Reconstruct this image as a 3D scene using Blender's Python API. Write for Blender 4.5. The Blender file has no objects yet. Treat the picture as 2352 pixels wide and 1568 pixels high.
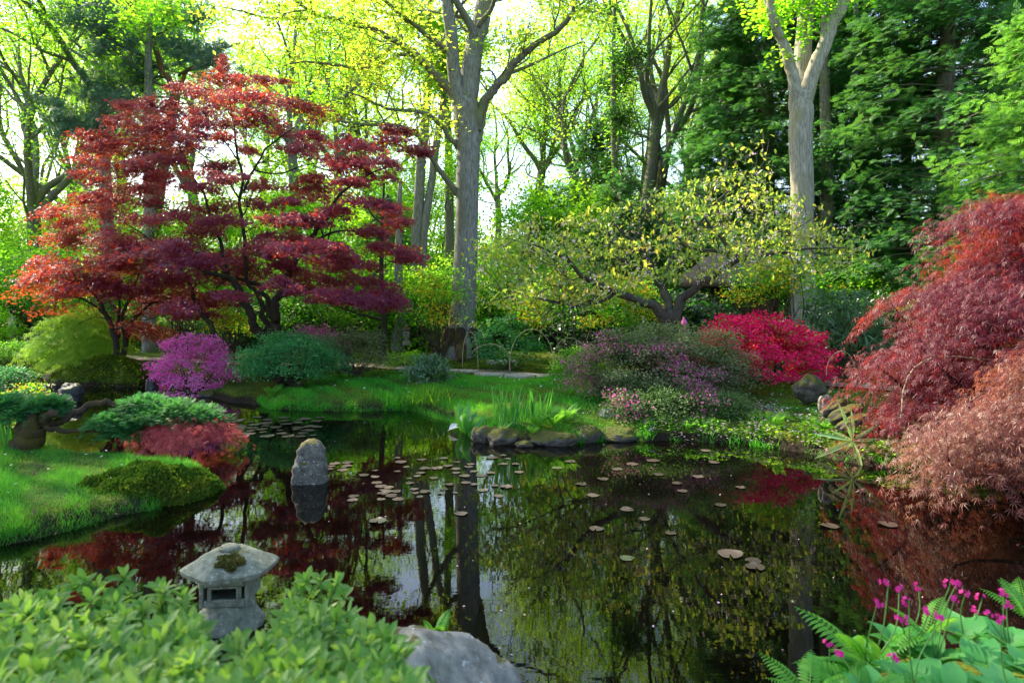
import bpy, math
import numpy as np
from mathutils import Vector
C = bpy.context.scene
COL = C.collection

# ------------------------------------------------------------------ camera, sky, sun, exposure
F, VH, UC, HC = 1568.0, 690.0, 1176.0, 1.9        # focal length and horizon in picture units, eye height over the water
cam = bpy.data.objects.new('camera', bpy.data.cameras.new('camera'))
COL.objects.link(cam)
cam.location = (0, 0, HC)
cam.rotation_euler = (math.radians(90), 0, 0)
cam.data.lens, cam.data.sensor_width, cam.data.shift_y = 24, 36, -94 / 2352
cam.data.clip_start, cam.data.clip_end = 0.05, 2000
cam.data.dof.use_dof = True
cam.data.dof.focus_distance = 11.0
cam.data.dof.aperture_fstop = 2.8
C.camera = cam

SUN_AZ, SUN_EL = -52.0, 40.0                       # degrees from straight ahead (negative is left), degrees up
W = bpy.data.worlds.new('World'); C.world = W; W.use_nodes = True
nt = W.node_tree; nt.nodes.clear()
sky = nt.nodes.new('ShaderNodeTexSky'); sky.sky_type = 'NISHITA'; sky.sun_disc = False
sky.sun_elevation = math.radians(SUN_EL); sky.sun_rotation = math.radians(SUN_AZ)
sky.dust_density = 1.6; sky.air_density = 1.0
bg = nt.nodes.new('ShaderNodeBackground'); bg.inputs[1].default_value = 0.15
wo = nt.nodes.new('ShaderNodeOutputWorld')
nt.links.new(sky.outputs[0], bg.inputs[0]); nt.links.new(bg.outputs[0], wo.inputs[0])
sl = bpy.data.lights.new('sun', 'SUN'); sl.energy = 5.0; sl.angle = math.radians(0.55); sl.color = (1.0, 0.90, 0.70)
so = bpy.data.objects.new('sun', sl); COL.objects.link(so)
a, e = math.radians(SUN_AZ), math.radians(SUN_EL)
SUNV = Vector((math.sin(a) * math.cos(e), math.cos(a) * math.cos(e), math.sin(e)))
so.rotation_euler = SUNV.to_track_quat('Z', 'Y').to_euler()
C.view_settings.view_transform = 'Standard'; C.view_settings.look = 'None'
C.view_settings.exposure = 1.9; C.view_settings.gamma = 1.0
C.render.film_transparent = False
cy = C.cycles
cy.max_bounces, cy.diffuse_bounces, cy.glossy_bounces, cy.transmission_bounces = 8, 4, 3, 5
cy.caustics_reflective = cy.caustics_refractive = False
cy.sample_clamp_indirect = 6.0
cy.use_denoising = True

# ------------------------------------------------------------------ small helpers
R = np.random.default_rng(11)
def A(*v): return np.array(v, float)
def P(u, v, Y): return A((u - UC) * Y / F, Y, HC - (v - VH) * Y / F)
def wat(u, v, z=0.0):
    Y = F * (HC - z) / (v - VH); return ((u - UC) * Y / F, Y)
def unit(v): return v / np.maximum(np.linalg.norm(v, axis=-1, keepdims=True), 1e-9)

def tag(o, label=None, cat=None, group=None, kind=None):
    if label: o['label'] = label
    if cat: o['category'] = cat
    if group: o['group'] = group
    if kind: o['kind'] = kind
    return o
def thing(name, label, cat, loc=(0, 0, 0), rz=0.0, group=None):
    o = bpy.data.objects.new(name, None); COL.objects.link(o)
    o.empty_display_size = 0.2
    o.location = tuple(float(c) for c in loc); o.rotation_euler = (0, 0, rz)
    return tag(o, label, cat, group)
def mesh(name, V, Q, mat, smooth=False):
    V = np.ascontiguousarray(V, np.float32).reshape(-1, 3)
    me = bpy.data.meshes.new(name)
    Qs = Q if isinstance(Q, list) else [Q]
    loops = np.concatenate([q.reshape(-1) for q in Qs]).astype(np.int32)
    tot = np.concatenate([np.full(len(q), q.shape[1], np.int32) for q in Qs])
    st = np.concatenate([[0], np.cumsum(tot)[:-1]]).astype(np.int32)
    me.vertices.add(len(V)); me.vertices.foreach_set('co', V.ravel())
    me.loops.add(len(loops)); me.loops.foreach_set('vertex_index', loops)
    me.polygons.add(len(tot)); me.polygons.foreach_set('loop_start', st)
    try: me.polygons.foreach_set('loop_total', tot)
    except Exception: pass
    me.polygons.foreach_set('use_smooth', np.full(len(tot), smooth, bool))
    me.materials.append(mat)
    me.update(calc_edges=True)
    return me
def part(name, VQ, mat, parent=None, smooth=False, local=False):
    V, Q = VQ
    if parent is not None and not local:
        V = np.asarray(V, float); q = parent
        while q is not None: V = V - np.array(q.location); q = q.parent
    o = bpy.data.objects.new(name, mesh(name, V, Q, mat, smooth)); COL.objects.link(o)
    if parent is not None: o.parent = parent
    return o
def copy_thing(root, loc, rz=0.0, s=1.0, label=None, group=None):
    r = root.copy(); COL.objects.link(r)
    r.location = tuple(float(c) for c in loc); r.rotation_euler = (0, 0, rz); r.scale = (s, s, s) if np.isscalar(s) else s
    if label: r['label'] = label
    if group: r['group'] = group
    for ch in list(root.children):
        c = ch.copy(); COL.objects.link(c); c.parent = r
        for g in list(ch.children):
            d = g.copy(); COL.objects.link(d); d.parent = c
    return r
def join(L):
    Vs, Qs, n = [], [], 0
    for V, Q in L:
        Vs.append(np.asarray(V, float)); 
        for q in (Q if isinstance(Q, list) else [Q]): Qs.append(np.asarray(q) + n)
        n += len(V)
    by = {}
    for q in Qs: by.setdefault(q.shape[1], []).append(q)
    return np.concatenate(Vs), [np.concatenate(b) for b in by.values()]

# ------------------------------------------------------------------ materials
def nodes(name):
    m = bpy.data.materials.new(name); m.use_nodes = True
    t = m.node_tree; t.nodes.clear()
    out = t.nodes.new('ShaderNodeOutputMaterial')
    return m, t, out
def N(t, typ, **kw):
    n = t.nodes.new(typ)
    for k, v in kw.items():
        if k.startswith('i_'):
            key = k[2:].replace('_', ' ')
            key = int(key) if key.isdigit() else key
            n.inputs[key].default_value = v
        else: setattr(n, k, v)
    return n
def ramp(t, cols, pos=None, interp='LINEAR'):
    r = t.nodes.new('ShaderNodeValToRGB'); cr = r.color_ramp; cr.interpolation = interp
    k = len(cols); pos = pos or [i / max(1, k - 1) for i in range(k)]
    while len(cr.elements) < k: cr.elements.new(0.5)
    for el, p, c in zip(cr.elements, pos, cols):
        el.position = p; el.color = (*c, 1) if len(c) == 3 else c
    return r
def leaf_mat(name, refl, trans, tf=0.5, rough=0.5, spec=0.3, noise=0.5, nscale=0.8):
    """a thin leaf: reflects one colour, lets another through; each leaf and each clump differs a little"""
    m, t, out = nodes(name); L = t.links.new
    geo = N(t, 'ShaderNodeNewGeometry'); tc = N(t, 'ShaderNodeTexCoord')
    nz = N(t, 'ShaderNodeTexNoise'); nz.inputs['Scale'].default_value = nscale; nz.inputs['Detail'].default_value = 2
    L(tc.outputs['Object'], nz.inputs['Vector'])
    mr = N(t, 'ShaderNodeMapRange'); mr.inputs[1].default_value = 0.3; mr.inputs[2].default_value = 0.7
    L(nz.outputs['Fac'], mr.inputs[0])
    mx = N(t, 'ShaderNodeMix'); mx.data_type = 'FLOAT'; mx.inputs[0].default_value = noise
    L(geo.outputs['Random Per Island'], mx.inputs[2]); L(mr.outputs[0], mx.inputs[3])
    r1 = ramp(t, refl); r2 = ramp(t, trans)
    L(mx.outputs[0], r1.inputs[0]); L(mx.outputs[0], r2.inputs[0])
    p = N(t, 'ShaderNodeBsdfPrincipled'); p.inputs['Roughness'].default_value = rough
    p.inputs['Specular IOR Level'].default_value = spec
    tr = N(t, 'ShaderNodeBsdfTranslucent'); ms = N(t, 'ShaderNodeMixShader'); ms.inputs[0].default_value = tf
    L(r1.outputs[0], p.inputs['Base Color']); L(r2.outputs[0], tr.inputs['Color'])
    L(p.outputs[0], ms.inputs[1]); L(tr.outputs[0], ms.inputs[2]); L(ms.outputs[0], out.inputs[0])
    return m
def bark_mat(name, c1, c2, moss=None, mossamt=0.35, scale=1.0, bump=0.5):
    m, t, out = nodes(name); L = t.links.new
    tc = N(t, 'ShaderNodeTexCoord'); mp = N(t, 'ShaderNodeMapping')
    mp.inputs['Scale'].default_value = (11 * scale, 11 * scale, 1.6 * scale)
    L(tc.outputs['Object'], mp.inputs[0])
    n1 = N(t, 'ShaderNodeTexNoise'); n1.inputs['Scale'].default_value = 3; n1.inputs['Detail'].default_value = 6; n1.inputs['Roughness'].default_value = 0.65
    L(mp.outputs[0], n1.inputs['Vector'])
    n2 = N(t, 'ShaderNodeTexNoise'); n2.inputs['Scale'].default_value = 1.3 * scale; n2.inputs['Detail'].default_value = 4
    L(tc.outputs['Object'], n2.inputs['Vector'])
    r = ramp(t, [c1, c2], [0.35, 0.68]); L(n1.outputs[0], r.inputs[0])
    last = r.outputs[0]
    if moss:
        rm = ramp(t, [(0, 0, 0), (1, 1, 1)], [1 - mossamt - 0.16, 1 - mossamt + 0.06]); L(n2.outputs[0], rm.inputs[0])
        mx = N(t, 'ShaderNodeMix'); mx.data_type = 'RGBA'
        L(rm.outputs[0], mx.inputs[0]); L(last, mx.inputs[6]); mx.inputs[7].default_value = (*moss, 1)
        last = mx.outputs[2]
    p = N(t, 'ShaderNodeBsdfPrincipled'); p.inputs['Roughness'].default_value = 0.9; p.inputs['Specular IOR Level'].default_value = 0.15
    b = N(t, 'ShaderNodeBump'); b.inputs['Strength'].default_value = bump; b.inputs['Distance'].default_value = 0.04
    L(n1.outputs[0], b.inputs['Height']); L(b.outputs[0], p.inputs['Normal'])
    L(last, p.inputs['Base Color']); L(p.outputs[0], out.inputs[0])
    return m
def stone_mat(name, c1, c2, lichen=(0.5, 0.5, 0.46), lamt=0.3, moss=(0.10, 0.13, 0.02), mossup=0.55, scale=1.0, rough=0.9):
    m, t, out = nodes(name); L = t.links.new
    tc = N(t, 'ShaderNodeTexCoord'); geo = N(t, 'ShaderNodeNewGeometry')
    n1 = N(t, 'ShaderNodeTexNoise'); n1.inputs['Scale'].default_value = 5 * scale; n1.inputs['Detail'].default_value = 8; n1.inputs['Roughness'].default_value = 0.65
    n2 = N(t, 'ShaderNodeTexNoise'); n2.inputs['Scale'].default_value = 14 * scale; n2.inputs['Detail'].default_value = 5
    n3 = N(t, 'ShaderNodeTexNoise'); n3.inputs['Scale'].default_value = 3.2 * scale; n3.inputs['Detail'].default_value = 5
    n4 = N(t, 'ShaderNodeTexNoise'); n4.inputs['Scale'].default_value = 60 * scale; n4.inputs['Detail'].default_value = 4
    for n in (n1, n2, n3, n4): L(tc.outputs['Object'], n.inputs['Vector'])
    r = ramp(t, [c1, c2], [0.32, 0.7]); L(n1.outputs[0], r.inputs[0])
    rl = ramp(t, [(0, 0, 0), (1, 1, 1)], [0.68 - lamt * 0.3, 0.72 - lamt * 0.3]); L(n2.outputs[0], rl.inputs[0])
    m1 = N(t, 'ShaderNodeMix'); m1.data_type = 'RGBA'; L(rl.outputs[0], m1.inputs[0]); L(r.outputs[0], m1.inputs[6]); m1.inputs[7].default_value = (*lichen, 1)
    sx = N(t, 'ShaderNodeSeparateXYZ'); L(geo.outputs['Normal'], sx.inputs[0])
    ad = N(t, 'ShaderNodeMath', operation='MULTIPLY_ADD'); L(n3.outputs[0], ad.inputs[0]); ad.inputs[1].default_value = 2.2; L(sx.outputs['Z'], ad.inputs[2])
    rm = ramp(t, [(0, 0, 0), (1, 1, 1)], [0.0, 0.12])
    sb = N(t, 'ShaderNodeMath', operation='SUBTRACT'); L(ad.outputs[0], sb.inputs[0]); sb.inputs[1].default_value = 1.1 + mossup; L(sb.outputs[0], rm.inputs[0])
    m2 = N(t, 'ShaderNodeMix'); m2.data_type = 'RGBA'; L(rm.outputs[0], m2.inputs[0]); L(m1.outputs[2], m2.inputs[6]); m2.inputs[7].default_value = (*moss, 1)
    p = N(t, 'ShaderNodeBsdfPrincipled'); p.inputs['Roughness'].default_value = rough; p.inputs['Specular IOR Level'].default_value = 0.25
    hs = N(t, 'ShaderNodeMath', operation='MULTIPLY_ADD'); L(n4.outputs[0], hs.inputs[0]); hs.inputs[1].default_value = 0.35; L(n1.outputs[0], hs.inputs[2])
    b = N(t, 'ShaderNodeBump'); b.inputs['Strength'].default_value = 0.6; b.inputs['Distance'].default_value = 0.03
    L(hs.outputs[0], b.inputs['Height']); L(b.outputs[0], p.inputs['Normal'])
    L(m2.outputs[2], p.inputs['Base Color']); L(p.outputs[0], out.inputs[0])
    return m
def plain(name, c, c2=None, rough=0.7, scale=8.0, spec=0.3, tf=0.0, trans=None):
    m, t, out = nodes(name); L = t.links.new
    tc = N(t, 'ShaderNodeTexCoord'); n = N(t, 'ShaderNodeTexNoise'); n.inputs['Scale'].default_value = scale; n.inputs['Detail'].default_value = 5
    L(tc.outputs['Object'], n.inputs['Vector'])
    c2 = c2 or tuple(x * 0.6 for x in c)
    r = ramp(t, [c2, c], [0.35, 0.65]); L(n.outputs[0], r.inputs[0])
    p = N(t, 'ShaderNodeBsdfPrincipled'); p.inputs['Roughness'].default_value = rough; p.inputs['Specular IOR Level'].default_value = spec
    b = N(t, 'ShaderNodeBump'); b.inputs['Strength'].default_value = 0.3; b.inputs['Distance'].default_value = 0.01
    L(n.outputs[0], b.inputs['Height']); L(b.outputs[0], p.inputs['Normal'])
    L(r.outputs[0], p.inputs['Base Color'])
    if tf:
        tr = N(t, 'ShaderNodeBsdfTranslucent'); tr.inputs[0].default_value = (*(trans or c), 1)
        ms = N(t, 'ShaderNodeMixShader'); ms.inputs[0].default_value = tf
        L(p.outputs[0], ms.inputs[1]); L(tr.outputs[0], ms.inputs[2]); L(ms.outputs[0], out.inputs[0])
    else: L(p.outputs[0], out.inputs[0])
    return m

M = {}
M['oak_leaf'] = leaf_mat('oak_leaf', [(0.06, 0.18, 0.012), (0.12, 0.24, 0.015), (0.20, 0.27, 0.02)], [(0.26, 0.68, 0.025), (0.50, 0.82, 0.04), (0.80, 0.82, 0.07)], 0.6)
M['gold_leaf'] = leaf_mat('gold_leaf', [(0.09, 0.20, 0.012), (0.22, 0.25, 0.02), (0.34, 0.25, 0.03)], [(0.34, 0.76, 0.04), (0.62, 0.83, 0.06), (0.86, 0.75, 0.10)], 0.6)
M['lime_leaf'] = leaf_mat('lime_leaf', [(0.04, 0.17, 0.012), (0.09, 0.24, 0.012), (0.17, 0.28, 0.015)], [(0.22, 0.70, 0.02), (0.42, 0.84, 0.03), (0.70, 0.88, 0.05)], 0.6)
M['shrub_leaf'] = leaf_mat('shrub_leaf', [(0.025, 0.10, 0.015), (0.05, 0.16, 0.02), (0.10, 0.20, 0.02)], [(0.14, 0.55, 0.02), (0.30, 0.72, 0.03), (0.55, 0.80, 0.04)], 0.55)
M['dark_leaf'] = leaf_mat('dark_leaf', [(0.008, 0.030, 0.012), (0.018, 0.055, 0.018), (0.035, 0.085, 0.025)], [(0.03, 0.14, 0.02), (0.06, 0.22, 0.02), (0.10, 0.28, 0.03)], 0.25, rough=0.4, spec=0.5)
M['cypress'] = leaf_mat('cypress', [(0.018, 0.08, 0.028), (0.042, 0.145, 0.038), (0.095, 0.22, 0.045)], [(0.04, 0.22, 0.04), (0.12, 0.38, 0.05), (0.22, 0.48, 0.06)], 0.32, rough=0.6, noise=0.6, nscale=0.5)
M['bright_cypress'] = leaf_mat('bright_cypress', [(0.035, 0.13, 0.03), (0.07, 0.20, 0.035), (0.13, 0.28, 0.05)], [(0.15, 0.45, 0.05), (0.25, 0.60, 0.06), (0.40, 0.70, 0.08)], 0.4, rough=0.6)
M['pine'] = leaf_mat('pine', [(0.03, 0.075, 0.065), (0.05, 0.105, 0.085), (0.08, 0.14, 0.105)], [(0.04, 0.13, 0.07), (0.07, 0.2, 0.09), (0.12, 0.26, 0.1)], 0.2, rough=0.5)
M['maple_red'] = leaf_mat('maple_red', [(0.065, 0.009, 0.062), (0.105, 0.014, 0.080), (0.17, 0.022, 0.080)], [(0.50, 0.022, 0.02), (0.75, 0.07, 0.02), (0.95, 0.20, 0.03)], 0.46, rough=0.42, spec=0.5, noise=0.35)
M['maple_orange'] = leaf_mat('maple_orange', [(0.08, 0.012, 0.03), (0.13, 0.02, 0.03), (0.19, 0.04, 0.03)], [(0.55, 0.05, 0.02), (0.75, 0.11, 0.025), (0.85, 0.22, 0.04)], 0.46, rough=0.45)
M['lace_red'] = leaf_mat('lace_red', [(0.045, 0.007, 0.020), (0.09, 0.011, 0.028), (0.165, 0.05, 0.062)], [(0.26, 0.012, 0.018), (0.42, 0.03, 0.025), (0.55, 0.10, 0.045)], 0.40, rough=0.5, spec=0.28, noise=0.45, nscale=2.0)
M['lace_pink'] = leaf_mat('lace_pink', [(0.085, 0.024, 0.024), (0.14, 0.048, 0.043), (0.20, 0.11, 0.06)], [(0.40, 0.07, 0.05), (0.5, 0.15, 0.09), (0.55, 0.28, 0.12)], 0.38, rough=0.45, spec=0.4, noise=0.55, nscale=2.0)
M['lace_coral'] = leaf_mat('lace_coral', [(0.25, 0.03, 0.05), (0.40, 0.06, 0.08), (0.5, 0.12, 0.10)], [(0.7, 0.08, 0.08), (0.85, 0.15, 0.12), (0.9, 0.28, 0.15)], 0.42, rough=0.45)
M['lace_green'] = leaf_mat('lace_green', [(0.10, 0.26, 0.02), (0.17, 0.33, 0.025), (0.26, 0.38, 0.04)], [(0.30, 0.65, 0.03), (0.5, 0.78, 0.05), (0.65, 0.8, 0.08)], 0.5)
M['cherry_bark'] = bark_mat('cherry_bark', (0.03, 0.025, 0.022), (0.12, 0.10, 0.085), (0.10, 0.105, 0.07), 0.36, scale=2)
M['cherry_leaf'] = leaf_mat('cherry_leaf', [(0.06, 0.16, 0.04), (0.11, 0.22, 0.05), (0.18, 0.25, 0.065), (0.34, 0.23, 0.08)], [(0.22, 0.50, 0.04), (0.42, 0.62, 0.05), (0.65, 0.65, 0.06), (0.85, 0.55, 0.07)], 0.52, rough=0.4, spec=0.4)
M['purple_fl'] = leaf_mat('purple_fl', [(0.72, 0.07, 0.40), (0.80, 0.13, 0.50), (0.86, 0.32, 0.64)], [(0.8, 0.08, 0.45), (0.85, 0.14, 0.55), (0.9, 0.3, 0.68)], 0.4, rough=0.6)
M['crimson_fl'] = leaf_mat('crimson_fl', [(0.66, 0.004, 0.09), (0.80, 0.006, 0.12), (0.88, 0.02, 0.17)], [(0.6, 0.01, 0.07), (0.75, 0.01, 0.1), (0.85, 0.02, 0.12)], 0.3, rough=0.6)
M['pink_fl'] = leaf_mat('pink_fl', [(0.42, 0.05, 0.20), (0.58, 0.09, 0.32), (0.66, 0.20, 0.42)], [(0.5, 0.05, 0.2), (0.6, 0.1, 0.3), (0.7, 0.2, 0.4)], 0.3, rough=0.6)
M['magenta_fl'] = leaf_mat('magenta_fl', [(0.50, 0.01, 0.16), (0.62, 0.02, 0.24), (0.70, 0.05, 0.32)], [(0.7, 0.02, 0.2), (0.75, 0.03, 0.3), (0.8, 0.1, 0.4)], 0.3, rough=0.5)
M['yellow_fl'] = leaf_mat('yellow_fl', [(0.65, 0.38, 0.01), (0.75, 0.48, 0.01), (0.8, 0.55, 0.02)], [(0.8, 0.5, 0.01), (0.85, 0.55, 0.02), (0.9, 0.62, 0.03)], 0.35, rough=0.6)
M['blush_fl'] = leaf_mat('blush_fl', [(0.6, 0.42, 0.48), (0.7, 0.5, 0.56), (0.75, 0.62, 0.66)], [(0.7, 0.5, 0.55), (0.75, 0.55, 0.6), (0.8, 0.7, 0.7)], 0.35, rough=0.6)
M['white_fl'] = leaf_mat('white_fl', [(0.7, 0.68, 0.68), (0.8, 0.78, 0.78)], [(0.7, 0.7, 0.65), (0.8, 0.8, 0.75)], 0.3, rough=0.5)
M['azalea_leaf'] = leaf_mat('azalea_leaf', [(0.08, 0.12, 0.05), (0.145, 0.18, 0.08), (0.21, 0.215, 0.13)], [(0.12, 0.25, 0.04), (0.2, 0.32, 0.05), (0.3, 0.35, 0.1)], 0.35, rough=0.5)
M['trail_leaf'] = leaf_mat('trail_leaf', [(0.05, 0.11, 0.035), (0.09, 0.16, 0.05), (0.13, 0.18, 0.07)], [(0.12, 0.3, 0.04), (0.2, 0.38, 0.05), (0.3, 0.42, 0.1)], 0.35)
M['jade_leaf'] = leaf_mat('jade_leaf', [(0.02, 0.13, 0.05), (0.04, 0.20, 0.07), (0.09, 0.27, 0.08)], [(0.06, 0.4, 0.08), (0.12, 0.5, 0.1), (0.25, 0.6, 0.12)], 0.4)
M['grey_leaf'] = leaf_mat('grey_leaf', [(0.06, 0.13, 0.07), (0.10, 0.19, 0.10), (0.17, 0.25, 0.13)], [(0.12, 0.3, 0.1), (0.2, 0.4, 0.12), (0.3, 0.45, 0.15)], 0.3, rough=0.4, spec=0.5)
M['juniper'] = leaf_mat('juniper', [(0.012, 0.085, 0.035), (0.03, 0.15, 0.05), (0.07, 0.22, 0.06)], [(0.05, 0.3, 0.05), (0.1, 0.4, 0.07), (0.2, 0.5, 0.1)], 0.35, rough=0.6)
M['near_leaf'] = leaf_mat('near_leaf', [(0.03, 0.13, 0.022), (0.10, 0.26, 0.042), (0.28, 0.40, 0.11)], [(0.22, 0.5, 0.05), (0.35, 0.6, 0.06), (0.5, 0.65, 0.12)], 0.42, rough=0.42, spec=0.28, noise=0.3, nscale=2.5)
M['fern'] = leaf_mat('fern', [(0.05, 0.22, 0.03), (0.09, 0.30, 0.03), (0.17, 0.36, 0.04)], [(0.15, 0.55, 0.03), (0.28, 0.65, 0.04), (0.45, 0.7, 0.05)], 0.45)
M['strap'] = leaf_mat('strap', [(0.03, 0.17, 0.03), (0.06, 0.25, 0.04), (0.13, 0.33, 0.04)], [(0.1, 0.5, 0.04), (0.2, 0.6, 0.05), (0.35, 0.7, 0.06)], 0.4, rough=0.35, spec=0.5)
M['yucca'] = leaf_mat('yucca', [(0.10, 0.22, 0.10), (0.16, 0.30, 0.12), (0.38, 0.34, 0.10)], [(0.2, 0.4, 0.1), (0.3, 0.5, 0.15), (0.5, 0.45, 0.15)], 0.25, rough=0.4, spec=0.5)
M['primula_leaf'] = leaf_mat('primula_leaf', [(0.05, 0.25, 0.05), (0.09, 0.35, 0.07), (0.18, 0.44, 0.12)], [(0.15, 0.55, 0.1), (0.25, 0.65, 0.12), (0.35, 0.7, 0.2)], 0.35, rough=0.45, spec=0.4, nscale=4)
M['grass'] = leaf_mat('grass', [(0.018, 0.23, 0.022), (0.045, 0.32, 0.026), (0.11, 0.39, 0.03)], [(0.06, 0.42, 0.015), (0.16, 0.6, 0.02), (0.32, 0.68, 0.03)], 0.45, rough=0.5, spec=0.3, noise=0.5, nscale=0.9)
M['grass_near'] = leaf_mat('grass_near', [(0.025, 0.19, 0.022), (0.05, 0.26, 0.026), (0.12, 0.33, 0.03)], [(0.06, 0.38, 0.02), (0.14, 0.5, 0.03), (0.3, 0.58, 0.04)], 0.45, rough=0.5, spec=0.3, noise=0.5, nscale=0.9)
M['moss'] = leaf_mat('moss', [(0.03, 0.085, 0.006), (0.07, 0.13, 0.008), (0.16, 0.18, 0.012)], [(0.1, 0.3, 0.01), (0.2, 0.36, 0.015), (0.36, 0.38, 0.02)], 0.3, rough=0.9, spec=0.1, noise=0.6, nscale=3)
M['gold_moss'] = leaf_mat('gold_moss', [(0.05, 0.06, 0.012), (0.13, 0.12, 0.03), (0.24, 0.20, 0.07)], [(0.1, 0.12, 0.02), (0.2, 0.2, 0.04), (0.3, 0.28, 0.08)], 0.25, rough=0.9, spec=0.1, noise=0.5, nscale=12)
M['dark_moss'] = leaf_mat('dark_moss', [(0.018, 0.055, 0.006), (0.045, 0.09, 0.008), (0.11, 0.13, 0.012)], [(0.06, 0.2, 0.01), (0.12, 0.26, 0.015), (0.25, 0.3, 0.02)], 0.25, rough=0.9, spec=0.1, noise=0.6, nscale=3)
M['bark'] = bark_mat('bark', (0.075, 0.062, 0.05), (0.26, 0.235, 0.20), (0.15, 0.16, 0.07), 0.40)
M['pale_bark'] = bark_mat('pale_bark', (0.10, 0.095, 0.085), (0.31, 0.30, 0.275), (0.15, 0.155, 0.09), 0.34)
M['warm_bark'] = bark_mat('warm_bark', (0.17, 0.15, 0.12), (0.44, 0.40, 0.33), (0.24, 0.22, 0.12), 0.34)
M['pine_bark'] = bark_mat('pine_bark', (0.12, 0.055, 0.03), (0.30, 0.155, 0.09), (0.2, 0.16, 0.11), 0.30)
M['dark_bark'] = bark_mat('dark_bark', (0.018, 0.013, 0.011), (0.065, 0.05, 0.04), (0.05, 0.055, 0.02), 0.35, scale=2)
M['moss_bark'] = bark_mat('moss_bark', (0.03, 0.02, 0.014), (0.10, 0.07, 0.05), (0.10, 0.08, 0.018), 0.36, scale=2.5, bump=1.0)
M['stem'] = bark_mat('stem', (0.04, 0.03, 0.02), (0.12, 0.09, 0.06), None, scale=4)
M['green_stem'] = plain('green_stem', (0.12, 0.26, 0.05), rough=0.6)
M['stone'] = stone_mat('stone', (0.10, 0.09, 0.07), (0.36, 0.335, 0.275), (0.46, 0.46, 0.42), 0.10, (0.08, 0.085, 0.02), 0.95, 2.0)
M['mossy_stone'] = stone_mat('mossy_stone', (0.035, 0.03, 0.024), (0.13, 0.115, 0.09), (0.24, 0.23, 0.2), 0.15, (0.075, 0.075, 0.014), 0.45, 3.0)
M['pond_stone'] = stone_mat('pond_stone', (0.05, 0.046, 0.036), (0.19, 0.175, 0.145), (0.33, 0.32, 0.28), 0.22, (0.085, 0.075, 0.02), 0.62, 3.0)
M['dark_stone'] = stone_mat('dark_stone', (0.012, 0.014, 0.014), (0.05, 0.054, 0.054), (0.12, 0.13, 0.13), 0.12, (0.08, 0.09, 0.02), 0.8, 2.0, 0.5)
M['lantern_stone'] = stone_mat('lantern_stone', (0.11, 0.115, 0.078), (0.29, 0.295, 0.215), (0.42, 0.43, 0.37), 0.15, (0.13, 0.13, 0.05), 1.22, 4.0)

# ------------------------------------------------------------------ shape helpers
def catmull(P4, per=5):
    P4 = np.asarray(P4, float)
    if len(P4) < 3: 
        t = np.linspace(0, 1, per + 1)[:, None]; return P4[0] * (1 - t) + P4[-1] * t
    Q = np.vstack([2 * P4[0] - P4[1], P4, 2 * P4[-1] - P4[-2]])
    t = np.linspace(0, 1, per, endpoint=False)[:, None]; o = []
    for i in range(1, len(Q) - 2):
        a, b, c, d = Q[i - 1], Q[i], Q[i + 1], Q[i + 2]
        o.append(0.5 * (2 * b + (c - a) * t + (2 * a - 5 * b + 4 * c - d) * t ** 2 + (3 * b - a - 3 * c + d) * t ** 3))
    o.append(Q[-2][None]); return np.vstack(o)
def tubes(paths, k=6):
    """paths: list of (n,4) arrays x y z radius -> one skin of tapered tubes"""
    L = []; n0 = 0; Vs, Qs, Ts = [], [], []
    an = np.linspace(0, 2 * np.pi, k, endpoint=False)
    for p in paths:
        p = np.asarray(p, float)
        if len(p) < 2: continue
        if p[-1, 3] > .008:
            e_ = unit(p[-1, :3] - p[-2, :3]); r_ = p[-1, 3]; p = np.vstack([p, np.append(p[-1, :3] + e_ * r_ * .12, r_ * .75), np.append(p[-1, :3] + e_ * r_ * .2, r_ * .02)])
        n = len(p); t = unit(np.gradient(p[:, :3], axis=0))
        ref = A(1, 0, 0) if abs(t[0, 0]) < 0.8 else A(0, 1, 0)
        X = np.empty((n, 3)); x = unit(ref - t[0] * (ref @ t[0]))
        for i in range(n):
            x = x - t[i] * (x @ t[i]); x = x / max(np.linalg.norm(x), 1e-9); X[i] = x
        Y = np.cross(t, X)
        V = p[:, None, :3] + p[:, 3][:, None, None] * (np.cos(an)[None, :, None] * X[:, None] + np.sin(an)[None, :, None] * Y[:, None])
        i = np.arange(n - 1)[:, None] * k; j = np.arange(k)[None]; j2 = (j + 1) % k
        Q = np.stack([i + j, i + j2, i + k + j2, i + k + j], -1).reshape(-1, 4) + n0
        Vs.append(V.reshape(-1, 3)); Qs.append(Q); n0 += n * k
    return np.concatenate(Vs), np.concatenate(Qs)
def wig(p, amp, rng=R):
    """a little wander along a path so that no limb is a clean curve"""
    p = np.array(p, float); n = len(p)
    if n > 2:
        d = rng.normal(size=(n, 3)); d = (d + np.roll(d, 1, 0) + np.roll(d, -1, 0)) / 2
        d[0] = 0; p[:, :3] += d * (amp * p[:, 3:4] if amp > 0 else -amp)
    return p
def limb(pts, Y, r0=None, r1=None, per=5, dY=0.0, w=0.35, rng=R):
    """pts: (u, v[, half width in picture units]) -> a path at distance Y, drifting dY along its length"""
    n = len(pts); o = []
    for i, q in enumerate(pts):
        f = i / max(1, n - 1); y = Y + dY * f ** 1.2
        r = q[2] * y / F if len(q) > 2 else r0 * (1 - f) + r1 * f
        o.append(np.append(P(q[0], q[1], y), r))
    return wig(catmull(o, per), w, rng)
def rand_dirs(n, rng, up=0.0):
    d = rng.normal(size=(n, 3)); d[:, 2] += up; return unit(d)
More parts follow.
